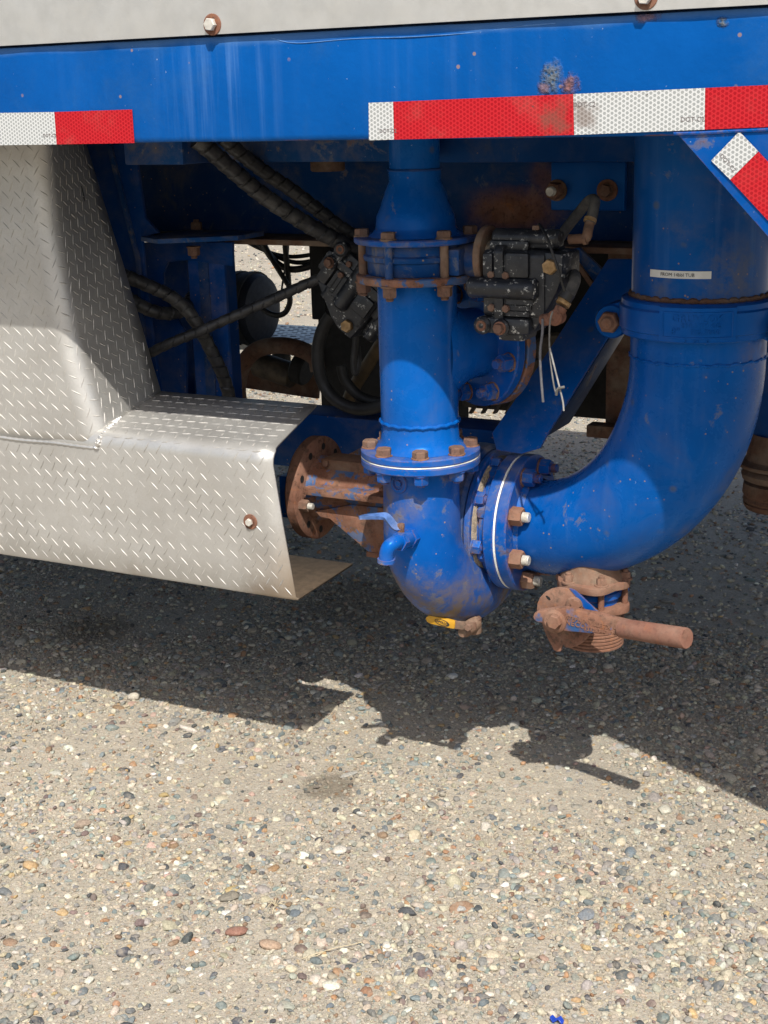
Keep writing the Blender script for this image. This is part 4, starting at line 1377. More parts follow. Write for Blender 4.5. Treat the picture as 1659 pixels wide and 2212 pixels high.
mb = MB(); mb.lathe(O, ax, [(0.083, 0.070), (0.078, 0.080), (0.078, hx - 0.05)], 48); mb.build('suction_neck', M['black'], pm)
mb = MB(); mb.lathe(O, ax, [(0.076, hx - 0.054), (0.101, hx - 0.054), (0.104, hx - 0.051), (0.104, hx - 0.041), (0.101, hx - 0.038), (0.110, hx - 0.036), (0.112, hx - 0.0225)], 56); mb.build('gland_ring', M['blue_worn'], pm)
MB().ring((FX - 0.022, AXY, AXZ), ax, 0.05, FRAD, 0.0205, 0.002, 72).build('suction_flange', M['blue_worn'], pm)
for q in circle_pts((FX - 0.022, AXY, AXZ), ax, 0.108 * KP, 8, R_(-112.5 + 90), (0, 0, 1)):
    put(B_FL_BLUE, 'bolt', pm, q, -ax, random.uniform(0, 1))

# bearing frame on the left of the pump
bf = thing('bearing_frame', 'rusty ribbed bearing frame with big drive flange left of the pump', 'bearing frame', (-1.35, AXY, 0.50))
LX = P(683, 1052, AXY).x; LZ = P(683, 1052, AXY).z
LO = Vector((LX, AXY, LZ))
LR = 0.106 * KP
mb = MB()
mb.lathe(LO, ax, [(0.052, -0.012), (LR - 0.003, -0.012), (LR, -0.009), (LR, 0.010), (LR - 0.004, 0.013), (0.060, 0.013), (0.052, 0.016), (0.052, -0.012)], 72, wob=0.006)
fq = mb.build('drive_flange', M['rust'], bf)
for i, q in enumerate(circle_pts(LO + ax * 0.0132, ax, 0.083, 10, R_(10), (0, -1, 0))):
    if i == 0:
        put(bolt_mesh('stud_nut', 0.021, 0.018, 0.0, [RB, RB, M['zinc']], 0.010, 0.0065), 'stud_nut', fq, q, ax, 0.3)
    else:
        MB().lathe(q, ax, [(0.0072, 0.0006), (0, 0.0006)], 18).build('bolt_hole_shade', M['black'], fq)  # black disc paints the dark of an open hole
mb = MB()
x_end = RX - 0.055 - LX
mb.lathe(LO, ax, [(0.050, 0.004), (0.066, 0.010), (0.064, 0.02), (0.056, 0.045), (0.056, x_end - 0.07), (0.064, x_end - 0.055)], 48)
mb.build('barrel', M['rust_blue'], bf)
mb = MB(); mb.lathe(LO, ax, [(0.048, x_end - 0.06), (0.078, x_end - 0.058), (0.078, x_end - 0.045), (0.046, x_end - 0.044), (0.044, x_end - 0.022), (0.082, x_end - 0.02), (0.082, x_end - 0.002), (0.05, x_end)], 48)
mb.build('seal_housing', M['rust'], bf)
zr_ = LZ + 0.016
MB().box((LX + 0.022, AXY - 0.088, zr_ - 0.007), (LX + x_end + 0.004, AXY - 0.044, zr_ + 0.007), 0.003).build('side_rib', M['rust_blue'], bf)
MB().box((LX + 0.03, AXY - 0.03, LZ + 0.045), (LX + x_end - 0.03, AXY + 0.03, LZ + 0.068), 0.006).build('top_rib', M['rust_brown'], bf)
for x in (LX + 0.045, LX + x_end - 0.02):
    put(B_SMALL, 'bolt', bf, (x, AXY - 0.033, LZ + 0.06), (0, -1, 0.3), 0.3)
GY = AXY - 0.06
MB().prism([P(u, v, GY) for u, v in [(680, 1105), (692, 1117), (712, 1121), (740, 1145), (795, 1192), (852, 1200), (862, 1150), (850, 1100), (760, 1090)]], (0, 0.012, 0), 0.002).build('foot_gusset', M['rust_blue'], bf)
q0, q1 = P(790, 1192, GY), P(860, 1200, GY)
MB().box((q0.x, GY, q1.z - 0.012), (q1.x + 0.04, GY + 0.13, q1.z - 0.0005), 0.003).build('foot_plate', M['rust'], bf)
mb = MB(); mb.prism([P(u, v, 2.5) for u, v in [(745, 985), (832, 940), (900, 935), (900, 1010)]], (0, 0.01, 0), 0.001); mb.build('stay_plate', M['rust_blue'], bf)
MB().box((LX - 0.055, AXY - 0.05, LZ - 0.055), (LX - 0.014, AXY - 0.02, LZ + 0.03), 0.002).build('guard_strap', M['blue'], bf)

# small drain cock on the volute
dc = thing('drain_cock', 'small blue ball valve with lever and down spout on the volute', 'ball valve', P(875, 1168, 2.085))


def ze(x, y, Y): return P(603.5 + x / 6.048, 905.2 + y / 6.048, Y)


MB().tube([P(893, 1158, 2.130), P(886, 1162, 2.100), P(868, 1168, 2.065)], [0.0140, 0.0145, 0.0140], 20).build('valve_body', M['blue_worn'], dc)
MB().tube([P(889, 1160, 2.107), P(880, 1164, 2.089)], 0.0180, 6).build('hex_collar', M['blue_worn'], dc)
MB().tube([P(867, 1168, 2.065), P(860, 1171, 2.052)], 0.0165, 6).build('hex_nut', M['blue_worn'], dc)
MB().tube(smooth_path([P(866, 1168, 2.062), P(852, 1173, 2.042), P(840, 1182, 2.032), P(835, 1196, 2.030), P(834, 1212, 2.030)], 0.0025), 0.0126, 20).build('spout', M['blue'], dc)
MB().tube([P(834.2, 1207, 2.030), P(834, 1215, 2.030)], 0.0152, 20).build('spout_collar', M['blue_worn'], dc)
lv = [(775.5, 1118.5), (790, 1116.5), (815, 1115), (833, 1116), (842, 1124), (850, 1134), (857, 1139), (868, 1141)]
mb = MB()
lp = smooth_path([P(u, v, 2.025 + 0.05 * (u - 775) / 93) for u, v in lv], 0.003)
vs = []
for i, p in enumerate(lp):
    t_ = (lp[min(i + 1, len(lp) - 1)] - lp[max(i - 1, 0)]).normalized()
    sd_ = Vector((0.5, 0.85, 0)); sd_ = (sd_ - t_ * sd_.dot(t_)).normalized()
    nn = t_.cross(sd_)
    w_ = 0.0065 if i > 2 else 0.004 + 0.001 * i
    for a, b in ((-1, -1), (1, -1), (1, 1), (-1, 1)):
        vs.append(p + sd_ * w_ * a + nn * 0.0030 * b)
fs = [(i * 4 + k, i * 4 + (k + 1) % 4, (i + 1) * 4 + (k + 1) % 4, (i + 1) * 4 + k) for i in range(len(lp) - 1) for k in range(4)] + [(0, 1, 2, 3), tuple((len(lp) - 1) * 4 + k for k in (3, 2, 1, 0))]
mb.add(vs, fs).build('lever', plain('blue_vinyl', (0.06, 0.13, 0.33), 0.5, 0, 0.3, 60, dusty=0.5), dc)
c = P(866, 1141, 2.073)
MB().cyl(c + Vector((0, 0, -0.017)), c + Vector((0, 0, 0.001)), 0.0062, 16).build('stem', M['rust'], dc)
put(B_SMALL, 'stem_nut', dc, c + Vector((0, 0, 0.002)), up, 0.2)

# yellow-handled valve under the volute
yv = thing('ball_valve', 'rusty ball valve with yellow lever hanging under the volute', 'ball valve', P(1015, 1345, 2.29))


def zf(x, y, Y): return P(822.9 + x / 5.04, 1042.4 + y / 5.04, Y)


YV = 2.185
vb = zf(1020, 1530, 2.245)
MB().cyl((vb.x, 2.245, vb.z - 0.020), (vb.x, 2.245, vb.z + 0.012), 0.0128, 24, 0.002).build('valve_body', M['rust_dark'], yv)
MB().lathe((vb.x, 2.245, vb.z), (0, -1, 0), [(0, 0), (0.014, 0), (0.012, 0.045), (0.008, 0.056), (0, 0.056)], 20).build('stem_boss', M['rust_brown'], yv)
hv = MB().prism([zf(x, y, YV - 0.004) for x, y in [(790, 1508), (1030, 1528), (1035, 1600), (960, 1612), (790, 1592)]], (0, 0.004, 0), 0.0008).build('lever', M['rust_dark'], yv)
put(B_SMALL, 'stem_nut', yv, zf(955, 1572, YV - 0.0045), (0, -1, 0), 0.2)
pts = [(485, 1487), (492, 1464), (520, 1450), (560, 1455), (805, 1517), (798, 1594), (770, 1592), (540, 1540), (500, 1520)]
ys_ = MB().prism([zf(x, y, YV - 0.0065) for x, y in pts], (0, 0.009, 0), 0.0016).build('sleeve', M['yellow'], yv)
oc = zf(665, 1525, YV - 0.0068)
ang = R_(-10)


def on_lever(p): return (oc.x + p.x * math.cos(ang) - p.y * math.sin(ang), oc.y - p.z, oc.z + p.x * math.sin(ang) + p.y * math.cos(ang))


mb = MB()
for (rx, ry, qx, qy, sh) in ((0.0150, 0.0062, 0.0125, 0.0048, 0.0),):
    n_ = 36; vs = []
    for i in range(n_):
        a = 2 * PI * i / n_
        vs += [(rx * math.cos(a), ry * math.sin(a), 0.0002), (qx * math.cos(a) - 0.0008, qy * math.sin(a) + 0.0002, 0.0002)]
    mb.add(vs, [(2 * i, 2 * ((i + 1) % n_), 2 * ((i + 1) % n_) + 1, 2 * i + 1) for i in range(n_)])
mb.map(on_lever).build('logo_ring', M['ink'], ys_, 0)
tb = text_mb('APOLLO', 0.0062, 0.0002, 0.0002); tb.map(on_lever).build('lettering', M['ink'], ys_, 0)

# ------------------------------------------------------------------ suction side: upright pipe, coupling, reducing elbow
ux, uy = P(1508, 735, 2.285).x, 2.285
UR = 0.1096
PHU = math.atan2(-uy, -ux)
zc0, zc1 = P(1508, 745, uy - 0.125).z, P(1508, 661, uy - 0.125).z

us = thing('suction_pipe', 'wide blue upright pipe with white sticker, rising behind the gusset', 'pipe', (ux, uy, zc1))
MB().lathe((ux, uy, 0), up, [(UR, 1.492), (UR, zc1 + 0.001), (UR - 0.004, zc1 - 0.02)], 72).build('pipe', paint('upright_paint', 0.68, 0.2, gloss=0.32, grime=0.3, streak=0.3, base=(0.0008, 0.052, 0.225), base2=(0.0015, 0.070, 0.29), mud=[(P(1600, 615, 2.19), 0.01, 0.10, 0.6, (0.13, 0.12, 0.105)), (P(1420, 625, 2.19), 0.0, 0.05, 0.5, (0.13, 0.12, 0.105)), (P(1480, 500, 2.18), 0.0, 0.05, 0.3, (0.13, 0.12, 0.105))]), us)
mb = MB(); mb.tube([Vector((ux + (UR + .0) * math.cos(2 * PI * k / 120), uy + (UR + .0) * math.sin(2 * PI * k / 120), zc1 + 0.0035 + 0.0012 * math.sin(k * 1.7))) for k in range(121)], [0.0045 + 0.0012 * math.sin(k * 2.3) for k in range(121)], 8, caps=False).build('dirt_ridge', M['rust_dark'], us)


def wrap(r, phi0, zc):
    def f(p):
        a = phi0 + p.x / r
        return (ux + (r + p.z) * math.cos(a), uy + (r + p.z) * math.sin(a), zc + p.y)
    return f


zl = P(1471, 593, uy - 0.105).z
ph_l = PHU - R_(18.0)
mb = MB(); nn = 24; wl, hl = 0.051, 0.0058
vs = []
for i in range(nn + 1):
    x = -wl + 2 * wl * i / nn
    vs += [(x, -hl, 0.0006), (x, hl, 0.0006)]
mb.add(vs, [(2 * i, 2 * i + 2, 2 * i + 3, 2 * i + 1) for i in range(nn)]).map(wrap(UR, ph_l, zl))
lb = tag(mb.build('sticker', M['label'], us, 60), 'white printed sticker wrapped on the pipe')
tb = text_mb('FROM 14bbl TUB', 0.0076, 0.0001); tb.map(lambda p: (p.x - 0.002, p.y - 0.0004, p.z + 0.0011)).map(wrap(UR, ph_l, zl)).build('lettering', M['ink'], lb, 0)

gc = thing('grooved_coupling', 'blue grooved pipe coupling with cast lettering and rusty side bolt', 'coupling', (ux, uy, zc0))
RO = 0.1285
mb = MB()
mb.lathe((ux, uy, 0), up, [(UR - 0.002, zc0 + 0.004), (UR + 0.004, zc0 + 0.002), (RO - 0.006, zc0), (RO - 0.0035, zc0 + 0.0025), (RO - 0.0035, zc0 + 0.010), (RO, zc0 + 0.0125), (RO, zc1 - 0.014), (RO - 0.0035, zc1 - 0.011), (RO - 0.0035, zc1 - 0.003), (RO - 0.007, zc1), (UR + 0.003, zc1 + 0.001), (UR - 0.002, zc1 - 0.002)], 80)
hs = mb.build('housing', M['blue_plain'], gc)
zc = (zc0 + zc1) / 2
# raised centre block with a recessed name panel
mb = MB(); nn = 30; vs = []
aw = R_(27)
for i in range(nn + 1):
    a = PHU - R_(0.8) - aw + 2 * aw * i / nn
    for r, z in ((RO - 0.006, zc0 + 0.0012), (RO + 0.0014, zc0 + 0.003), (RO + 0.0014, zc1 - 0.004), (RO - 0.006, zc1 - 0.001)):
        vs.append((ux + r * math.cos(a), uy + r * math.sin(a), z))
fs = [(4 * i + k, 4 * i + k + 1, 4 * i + 5 + k, 4 * i + 4 + k) for i in range(nn) for k in range(3)] + [(0, 1, 2, 3), (4 * nn + 3, 4 * nn + 2, 4 * nn + 1, 4 * nn)]
mb.add(vs, fs).build('name_block', M['blue_plain'], hs)
rr = RO + 0.0014
fw, fhh = 0.054, 0.0195
mb = MB(); loop = []
for (x0_, y0_, x1_, y1_) in ((-fw, -fhh, fw, -fhh), (fw, -fhh, fw, fhh), (fw, fhh, -fw, fhh), (-fw, fhh, -fw, -fhh)):
    for k in range(14):
        loop.append(Vector(wrap(rr, PHU - R_(0.8), zc - 0.0)(Vector((x0_ + (x1_ - x0_) * k / 14, y0_ + (y1_ - y0_) * k / 14, 0)))))
loop.append(loop[0])
mb.tube(loop, 0.0011, 6).build('panel_frame', M['blue_plain'], hs)
for body, x, y, sz in (('GRUVLOK', 0.0, 0.0098, 0.0158), ('219.1MM OD', 0.006, -0.0008, 0.0098), ('8"', -0.034, -0.0108, 0.0150), ('FIG.7000', 0.012, -0.0110, 0.0108), ('S    CA    D', 0.0, -0.0255, 0.0068)):
    tb = text_mb(body, sz, 0.0011, 0.0001, 1.15)
    tb.map(lambda p: (p.x + x, p.y + y, p.z + 0.0004)).map(wrap(rr, PHU - R_(0.8), zc)).build('cast_lettering', M['blue_plain'], hs, 0)
bc = P(1318, 695, uy - 0.03)
for side in (-1, 1):
    cx = bc.x if side < 0 else 2 * ux - bc.x
    bd = Vector((0, -1, 0))
    mb = MB()
    ey0, ey1 = uy - 0.028, uy + 0.03
    mb.lathe((cx, ey1, bc.z), (0, -1, 0), [(0, 0), (0.026, 0), (0.029, 0.003), (0.029, ey1 - ey0 - 0.004), (0.026, ey1 - ey0), (0, ey1 - ey0)], 32)
    s_ = -side
    pl = [(cx, 0.029), (ux + side * 0.090, zc1 - bc.z - 0.004), (ux + side * 0.090, zc0 - bc.z + 0.004), (cx, -0.029)]
    mb.prism([(x, ey0 + 0.004, bc.z + z) for x, z in pl], (0, ey1 - ey0 - 0.008, 0), 0.003)
    ear = mb.build('bolt_ear', M['blue_plain'], gc)
    put(bolt_mesh('nut', 0.032, 0.017, 0.0, [RB, M['rust'], M['rust']], 0.006, 0.0105), 'nut', ear, (cx, ey0, bc.z), bd, 0.45)

el = thing('reducing_elbow', 'big glossy blue pipe elbow curving from upright pipe to pump flange', 'pipe elbow', (ux, uy, 0.55))
zw2 = P(1508, 806, uy - 0.11).z
E0 = Vector((ux, uy, zw2)); EX = FX + 0.030
E1 = Vector((EX, AXY, AXZ - 0.004))
path = [Vector((ux, uy, zc0 + 0.012)), Vector((ux, uy, zw2 + 0.03))]; rads = [UR, UR]
K_ = 34
for k in range(K_ + 1):
    th = PI / 2 * k / K_
    f = math.sin(th)
    g = 1 - math.cos(th)
    # quarter ellipse from straight down to straight along the pump axis
    x = E0.x + (E1.x - E0.x) * g
    y = E0.y + (E1.y - E0.y) * g
    z = E0.z + (E1.z - E0.z) * f
    path.append(Vector((x, y, z)))
    w_ = k / K_
    rads.append(UR - (UR - 0.0835) * (max(0, w_ - 0.25) / 0.75) ** 1.35)
path.append(Vector((EX - 0.012, AXY + 0.003, AXZ - 0.004))); rads.append(0.0835)
MB().tube(path, rads, 72, caps=False).build('pipe', paint('elbow_paint', 0.69, 0.10, gloss=0.27, grime=0.14, streak=0.08, base=(0.0008, 0.066, 0.29), base2=(0.0015, 0.092, 0.38), mud=[(P(1645, 760, 2.25), 0.005, 0.055, 0.6, (0.17, 0.125, 0.075)), (P(1590, 1020, 2.28), 0.0, 0.06, 0.55, (0.13, 0.12, 0.105)), (P(1290, 1205, 2.30), 0.01, 0.07, 0.6, (0.17, 0.125, 0.075)), (P(1480, 1130, 2.28), 0.0, 0.05, 0.45, (0.13, 0.12, 0.105))]), el)
mb = MB(); mb.tube([Vector((ux + UR * math.cos(2 * PI * k / 160), uy + UR * math.sin(2 * PI * k / 160), zw2 + 0.01 + 0.001 * math.sin(k * .9))) for k in range(161)], [0.0022 + 0.0008 * math.sin(k * 1.7) for k in range(161)], 8, caps=False).build('weld_bead', M['blue_pipe'], el)
NUTS = circle_pts((FX + 0.0232, AXY, AXZ), ax, 0.1085 * KP, 8, R_(-112.5 + 90), (0, 0, 1))
fq = MB().ring((FX + 0.0022, AXY, AXZ), ax, 0.06, FRAD, 0.021, 0.002, 72).build('flange', paint('flange_paint', 0.585, 0.35, gloss=0.38, grime=0.6, chip=1.0, extra=lambda t: [t.math('MULTIPLY', t.near(q + Vector((0, 0, -0.004)), 0.012, 0.026, 0.03, 50), 0.9) for q in NUTS]), el)
mb = MB(); mb.lathe((FX, AXY, AXZ), ax, [(0.091, 0.0225), (0.088, 0.028), (0.0845, 0.034)], 56); mb.build('weld_bead', M['blue_worn'], el)
mb = MB(); mb.ring((FX - 0.0016, AXY, AXZ), ax, 0.05, FRAD - 0.0005, 0.0036, 0.0004, 72, wob=0.004); mb.build('gasket', M['white'], el)
for i, q in enumerate(circle_pts((FX + 0.0232, AXY, AXZ), ax, 0.1085 * KP, 8, R_(-112.5 + 90), (0, 0, 1))):
    put(B_STUD if i not in (0, 7, 1) else B_STUD_BLUE, 'stud_nut', fq, q, ax, random.uniform(0, 1))

# ------------------------------------------------------------------ lower butterfly valve with its lever
def zc_(x, y, Y): return P(1097.2 + x / 3.78, 1179.5 + y / 3.78, Y)


VY = 2.300
vt = zc_(690, 330, VY)
VX = vt.x
lvv = thing('drain_valve', 'rusty lever butterfly valve hanging under the big elbow', 'valve', (VX, VY, 0.40))
z_t = zc_(690, 300, VY - 0.06).z
z_f0 = zc_(690, 412, VY - 0.072).z; z_f1 = zc_(690, 352, VY - 0.072).z
z_b1 = zc_(690, 555, VY - 0.072).z
z_end = zc_(730, 880, VY - 0.055).z
mb = MB(); mb.lathe((VX, VY, 0), up, [(0.049, 0.62), (0.049, z_f1 + 0.018), (0.056, z_f1 + 0.008), (0.058, z_f1)], 40, wob=0.01); mb.build('stub_pipe', M['rust_brown'], lvv)
mb = MB()
fl_pts = []
for i in range(72):
    a = 2 * PI * i / 72
    r = 0.066 + 0.008 * max(0, math.cos(2 * (a - PHC + 0.2))) ** 1 + 0.004 * math.cos(6 * (a - PHC))
    fl_pts.append((VX + r * math.cos(a), VY + r * math.sin(a), z_f0))
mb.prism(fl_pts, (0, 0, z_f1 - z_f0), 0.002)
mb.build('upper_flange', M['rust_pale'], lvv)
mb = MB(); mb.lathe((VX, VY, 0), up, [(0.0, z_b1), (0.047, z_b1), (0.047, z_f0), (0, z_f0)], 40)
mb.build('disc_body', M['blue'], lvv)
zmid = (z_b1 + z_f0) / 2
mb = MB(); mb.ring((VX, VY, zmid - 0.006), up, 0.04, 0.0525, 0.012, 0.002, 40); mb.build('band', M['blue_worn'], lvv)
z_b0 = z_b1 - (z_f1 - z_f0)
mb = MB(); mb.prism([(p[0], p[1], z_b0) for p in fl_pts], (0, 0, z_b1 - z_b0), 0.002); mb.build('lower_flange', M['rust_pale'], lvv)
for q in circle_pts((VX, VY, z_f1), up, 0.0595, 6, PHC + R_(8), (1, 0, 0)):
    put(bolt_mesh('stud_nut', 0.0165, 0.011, 0.0125, [M['rust_pale']] * 3, 0.005, 0.0055), 'stud_nut', lvv, q, up, random.uniform(0, 1))
    MB().cyl((q.x, q.y, z_b1 - 0.0005), (q.x, q.y, z_f0 + 0.0005), 0.0056, 14).build('tie_rod', M['rust'], lvv)
pr = [(0.052, z_b0 + 0.001), (0.052, z_b0 - 0.012)]
zz = z_b0 - 0.012
k = 0
while zz > z_end + 0.003:
    pr += [(0.0555, zz - 0.001), (0.0555, zz - 0.0042), (0.0525, zz - 0.0052)]
    zz -= 0.0064
pr += [(0.054, z_end), (0.044, z_end), (0.044, z_end + 0.02), (0, z_end + 0.02)]
mb = MB(); mb.lathe((VX + 0.002, VY, 0), up, pr, 48); mb.build('threaded_end', M['rust_pale'], lvv)
# bracket disc and lever, facing the camera side
QY = 2.205


def poly(pts_, Y): return [zc_(x, y, Y) for x, y in pts_]


disc = [(235, 520), (240, 470), (262, 420), (300, 378), (350, 352), (410, 340), (470, 346), (530, 362), (575, 395), (620, 440), (690, 500), (742, 545), (730, 600), (690, 690), (660, 740), (620, 785), (570, 815), (520, 832), (470, 830), (450, 806), (438, 830), (430, 862), (400, 862), (372, 850), (350, 800), (325, 760), (300, 700), (280, 640), (255, 580)]
mb = MB(); mb.prism(poly(disc, QY), (0, 0.006, 0), 0.001); dq = mb.build('notch_plate', M['rust'], lvv)
sl = [(306, 408), (318, 404), (340, 420), (348, 438), (338, 444), (322, 432)]
MB().prism(poly(sl, QY - 0.0004), (0, 0.0012, 0)).build('slot', M['black'], dq)  # black sliver paints the slot's inner shade onto the plate
MB().prism(poly([(500, 345), (540, 360), (590, 400), (640, 448), (690, 500), (742, 545), (720, 552), (640, 530), (590, 470), (545, 400)], QY - 0.0012), (0, 0.003, 0)).build('paint_remnant', M['blue_worn'], dq)
MB().lathe(zc_(545, 480, QY), (0, -1, 0), [(0, -0.001), (0.0155, -0.001), (0.0155, 0.004), (0.013, 0.006), (0, 0.006)], 24).build('boss', M['rust_pale'], dq)
put(bolt_mesh('bolt', 0.017, 0.009, 0.0, [RB, M['rust_pale'], RB]), 'bolt', dq, zc_(562, 470, QY - 0.006), (0, -1, 0), 0.3)
HY = 2.178
lev = [(203, 575), (212, 548), (240, 531), (280, 527), (340, 520), (400, 508), (460, 510), (700, 552), (850, 592), (985, 622), (985, 745), (850, 732), (640, 712), (430, 694), (380, 690), (330, 655), (290, 632), (235, 622), (208, 600)]
mb = MB(); mb.prism(poly(lev, HY - 0.005), (0, 0.017, 0), 0.0035); hq = mb.build('lever', rusty('lever_rust', 0.60, 0.25, spots=[(zc_(540, 655, HY), 0.006, 0.022), (zc_(640, 690, HY), 0.004, 0.016), (zc_(250, 580, HY), 0.002, 0.012), (zc_(520, 560, HY), 0.002, 0.012)]), lvv)
h0, h1 = zc_(930, 670, HY + 0.002), zc_(1462, 755, HY - 0.045)
ha = (h1 - h0).normalized()
mb = MB(); mb.lathe(h0, ha, [(0, 0), (0.0165, 0), (0.0168, 0.02), (0.0178, (h1 - h0).length - 0.003), (0.0165, (h1 - h0).length), (0, (h1 - h0).length)], 32); mb.build('grip', rusty('grip_rust', 0.76, 0.25, tint=(0.185, 0.082, 0.062)), hq)
MB().cyl(zc_(385, 612, QY + 0.05), zc_(385, 612, HY - 0.005), 0.014, 20).build('stem', M['rust'], lvv)
MB().lathe(zc_(380, 614, HY - 0.005), (0, -1, 0), [(0, -0.001), (0.0215, -0.001), (0.0215, 0.002), (0.0165, 0.006), (0, 0.006)], 32).build('hub', M['rust_pale'], hq)
put(bolt_mesh('bolt', 0.0225, 0.011, 0.0, [RB, M['rust_pale'], RB]), 'bolt', hq, zc_(385, 612, HY - 0.011), (0, -1, 0), 0.35)
for body, x, y, sz, an in (('STEPHENVILLE,TX', 655, 625, 0.0100, -8.3), ('NECO', 552, 640, 0.0135, -8.3), ('USSC', 912, 672, 0.0095, -8.3), ('3333834-212', 740, 695, 0.0098, -5.0), ('8331', 905, 710, 0.0088, -5.0)):
    tb = text_mb(body, sz, 0.0006, 0.0002, 1.02)
    c = zc_(x, y, HY - 0.0058)
    A = R_(an + 3)
    tb.map(lambda p: (c.x + p.x * math.cos(A) - p.y * math.sin(A), c.y - p.z, c.z + p.x * math.sin(A) + p.y * math.cos(A))).build('cast_lettering', M['rust_pale'], hq, 0)
put(bolt_mesh('stem_stub', 0.017, 0.016, 0.0, [M['blue']] * 3), 'stem_stub', lvv, (VX + 0.048, VY + 0.01, zmid + 0.01), (1, 0, 0.05), 0.2)

# ------------------------------------------------------------------ braces and things behind on the right
br = thing('diagonal_brace', 'blue angle brace running diagonally up to the right behind the pump flange', 'brace', P(1125, 975, 2.34))
def by_(v): return 2.325 + 0.27 * (981 - v) / 421.0


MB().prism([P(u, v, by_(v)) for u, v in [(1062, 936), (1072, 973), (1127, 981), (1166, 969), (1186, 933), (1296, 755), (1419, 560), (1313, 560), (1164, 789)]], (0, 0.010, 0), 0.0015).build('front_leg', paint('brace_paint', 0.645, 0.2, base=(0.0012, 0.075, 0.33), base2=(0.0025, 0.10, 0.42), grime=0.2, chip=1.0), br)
e0, e1 = P(1180, 944, by_(944)), P(1419, 560, by_(560))
dv_ = (e1 - e0).normalized(); off = Vector((dv_.z, 0, -dv_.x)) * -0.010
MB().prism([e0 + Vector((0, 0.0105, 0)), e1 + Vector((0, 0.0105, 0)), e1 + Vector((0, 0.12, 0)), e0 + Vector((0, 0.12, 0))], off, 0.001).build('side_leg', paint('brace_shade_paint', 0.62, 0.4, base=(0.001, 0.012, 0.05), base2=(0.002, 0.018, 0.07), grime=0.5), br)  # darker copy of the brace paint; the leg's shade is in its colour
for u, v in ((1195, 977),):
    pass
b2 = thing('angle_strut', 'dark angle strut slanting down behind the right actuator', 'strut', P(1300, 655, 2.58))
MB().prism([P(u, v, 2.58) for u, v in [(1225, 540), (1250, 535), (1360, 640), (1345, 668), (1303, 662)]], (0, 0.012, 0), 0.001).build('leg', M['blue_grease'], b2)
MB().prism([P(u, v, 2.57) for u, v in [(1228, 552), (1234, 548), (1318, 660), (1304, 664)]], (0, 0.009, 0), 0.001).build('lip', M['rust_brown'], b2)

rg = thing('dark_backing_box', 'black box added to fill the gap behind the brace with shade', 'shade backing', P(1240, 900, 3.3))
MB().box((P(1120, 700, 3.3).x, 3.3, P(1240, 902, 3.3).z), (P(1420, 700, 3.3).x, 3.42, 1.16), 0.01).build('case', M['black'], rg)  # added box; its black stands in for shade over bright ground
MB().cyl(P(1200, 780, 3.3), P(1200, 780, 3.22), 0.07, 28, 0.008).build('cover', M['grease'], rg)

rb = thing('hanger_bracket', 'dark rusty spring hanger bracket glimpsed between brace and elbow', 'bracket', P(1320, 950, 3.1))
a, b = P(1310, 720, 3.1), P(1352, 950, 3.1)
MB().box((a.x, 3.1, b.z), (b.x + 0.06, 3.16, a.z + 0.3), 0.004).build('upright', M['rust_dark'], rb)
a, b = P(1266, 918, 3.05), P(1352, 952, 3.05)
MB().box((a.x, 3.05, b.z), (b.x + 0.1, 3.095, a.z), 0.004).build('foot', M['rust_dark'], rb)

rp2 = thing('neighbour_elbow', 'shaded blue pipe elbow partly hidden behind the big elbow at the right', 'pipe elbow', P(1700, 900, 2.95))
cpt = [P(1700, 640, 2.95), P(1700, 760, 2.95), P(1705, 850, 2.95), P(1735, 930, 2.95), P(1800, 985, 2.95), P(1900, 1010, 2.95)]
MB().tube(smooth_path(cpt, 0.02), 0.1096, 48).build('pipe', M['blue_dull'], rp2)
vv = thing('threaded_outlet', 'dark rusty threaded valve outlet under the hidden right elbow', 'valve', P(1680, 1090, 2.9))
vc = P(1682, 1060, 2.9)
zt0, zt1 = P(1680, 1096, 2.9).z, P(1680, 985, 2.9).z
pr = [(0, zt0), (0.066, zt0), (0.070, zt0 + 0.006), (0.072, zt0 + 0.012), (0.069, zt0 + 0.014), (0.073, zt0 + 0.020), (0.070, zt0 + 0.026), (0.074, zt0 + 0.034), (0.072, zt0 + 0.055), (0.062, zt0 + 0.058), (0.075, zt0 + 0.064), (0.078, zt0 + 0.076), (0.072, zt0 + 0.084), (0.066, zt0 + 0.086), (0.082, zt0 + 0.090), (0.084, zt0 + 0.098), (0.070, zt0 + 0.105), (0.06, zt1 + 0.05)]
MB().lathe((vc.x, 2.9, 0), up, pr, 40).build('outlet', M['rust_dark'], vv)

gb = thing('gearbox', 'grease-caked gearbox casting seen between riser and diagonal brace', 'gearbox', P(1060, 900, 2.85))
a, b = P(990, 790, 2.80), P(1110, 893, 2.80)
mb = MB(); mb.box((a.x, 2.80, b.z), (b.x, 2.98, a.z), 0.02); mb.build('housing', M['grease'], gb)
for k in range(4):
    u = 1010 + 26 * k
    p = P(u, 865, 2.79)
    MB().prism([p + Vector((0, 0, -0.03)), p + Vector((0.008, 0, -0.03)), p + Vector((0.045, 0, 0.03)), p + Vector((0.034, 0, 0.03))], (0, 0.015, 0), 0.002).build('rib', M['grease'], gb)
a = P(1045, 700, 2.78); b = P(1300, 560, 2.95)

# ------------------------------------------------------------------ hoses
def hose(label, pts, r, spiral=(0.026, 0.0036), mat='black_hose', name='wrapped_hose', cat='hose', group=None):
    p = [P(*q) for q in pts]
    ob = MB().tube(smooth_path(p, 0.0017), r, 24, spiral=spiral).build(name, M[mat], None, 28)
    return tag(ob, label, cat, group)


def c3(x, y, Y): return (219.4 + x / 2.749, 301.7 + y / 2.749, Y)


def za(x, y, Y): return (466.3 + x / 4.32, 493.8 + y / 4.32, Y)


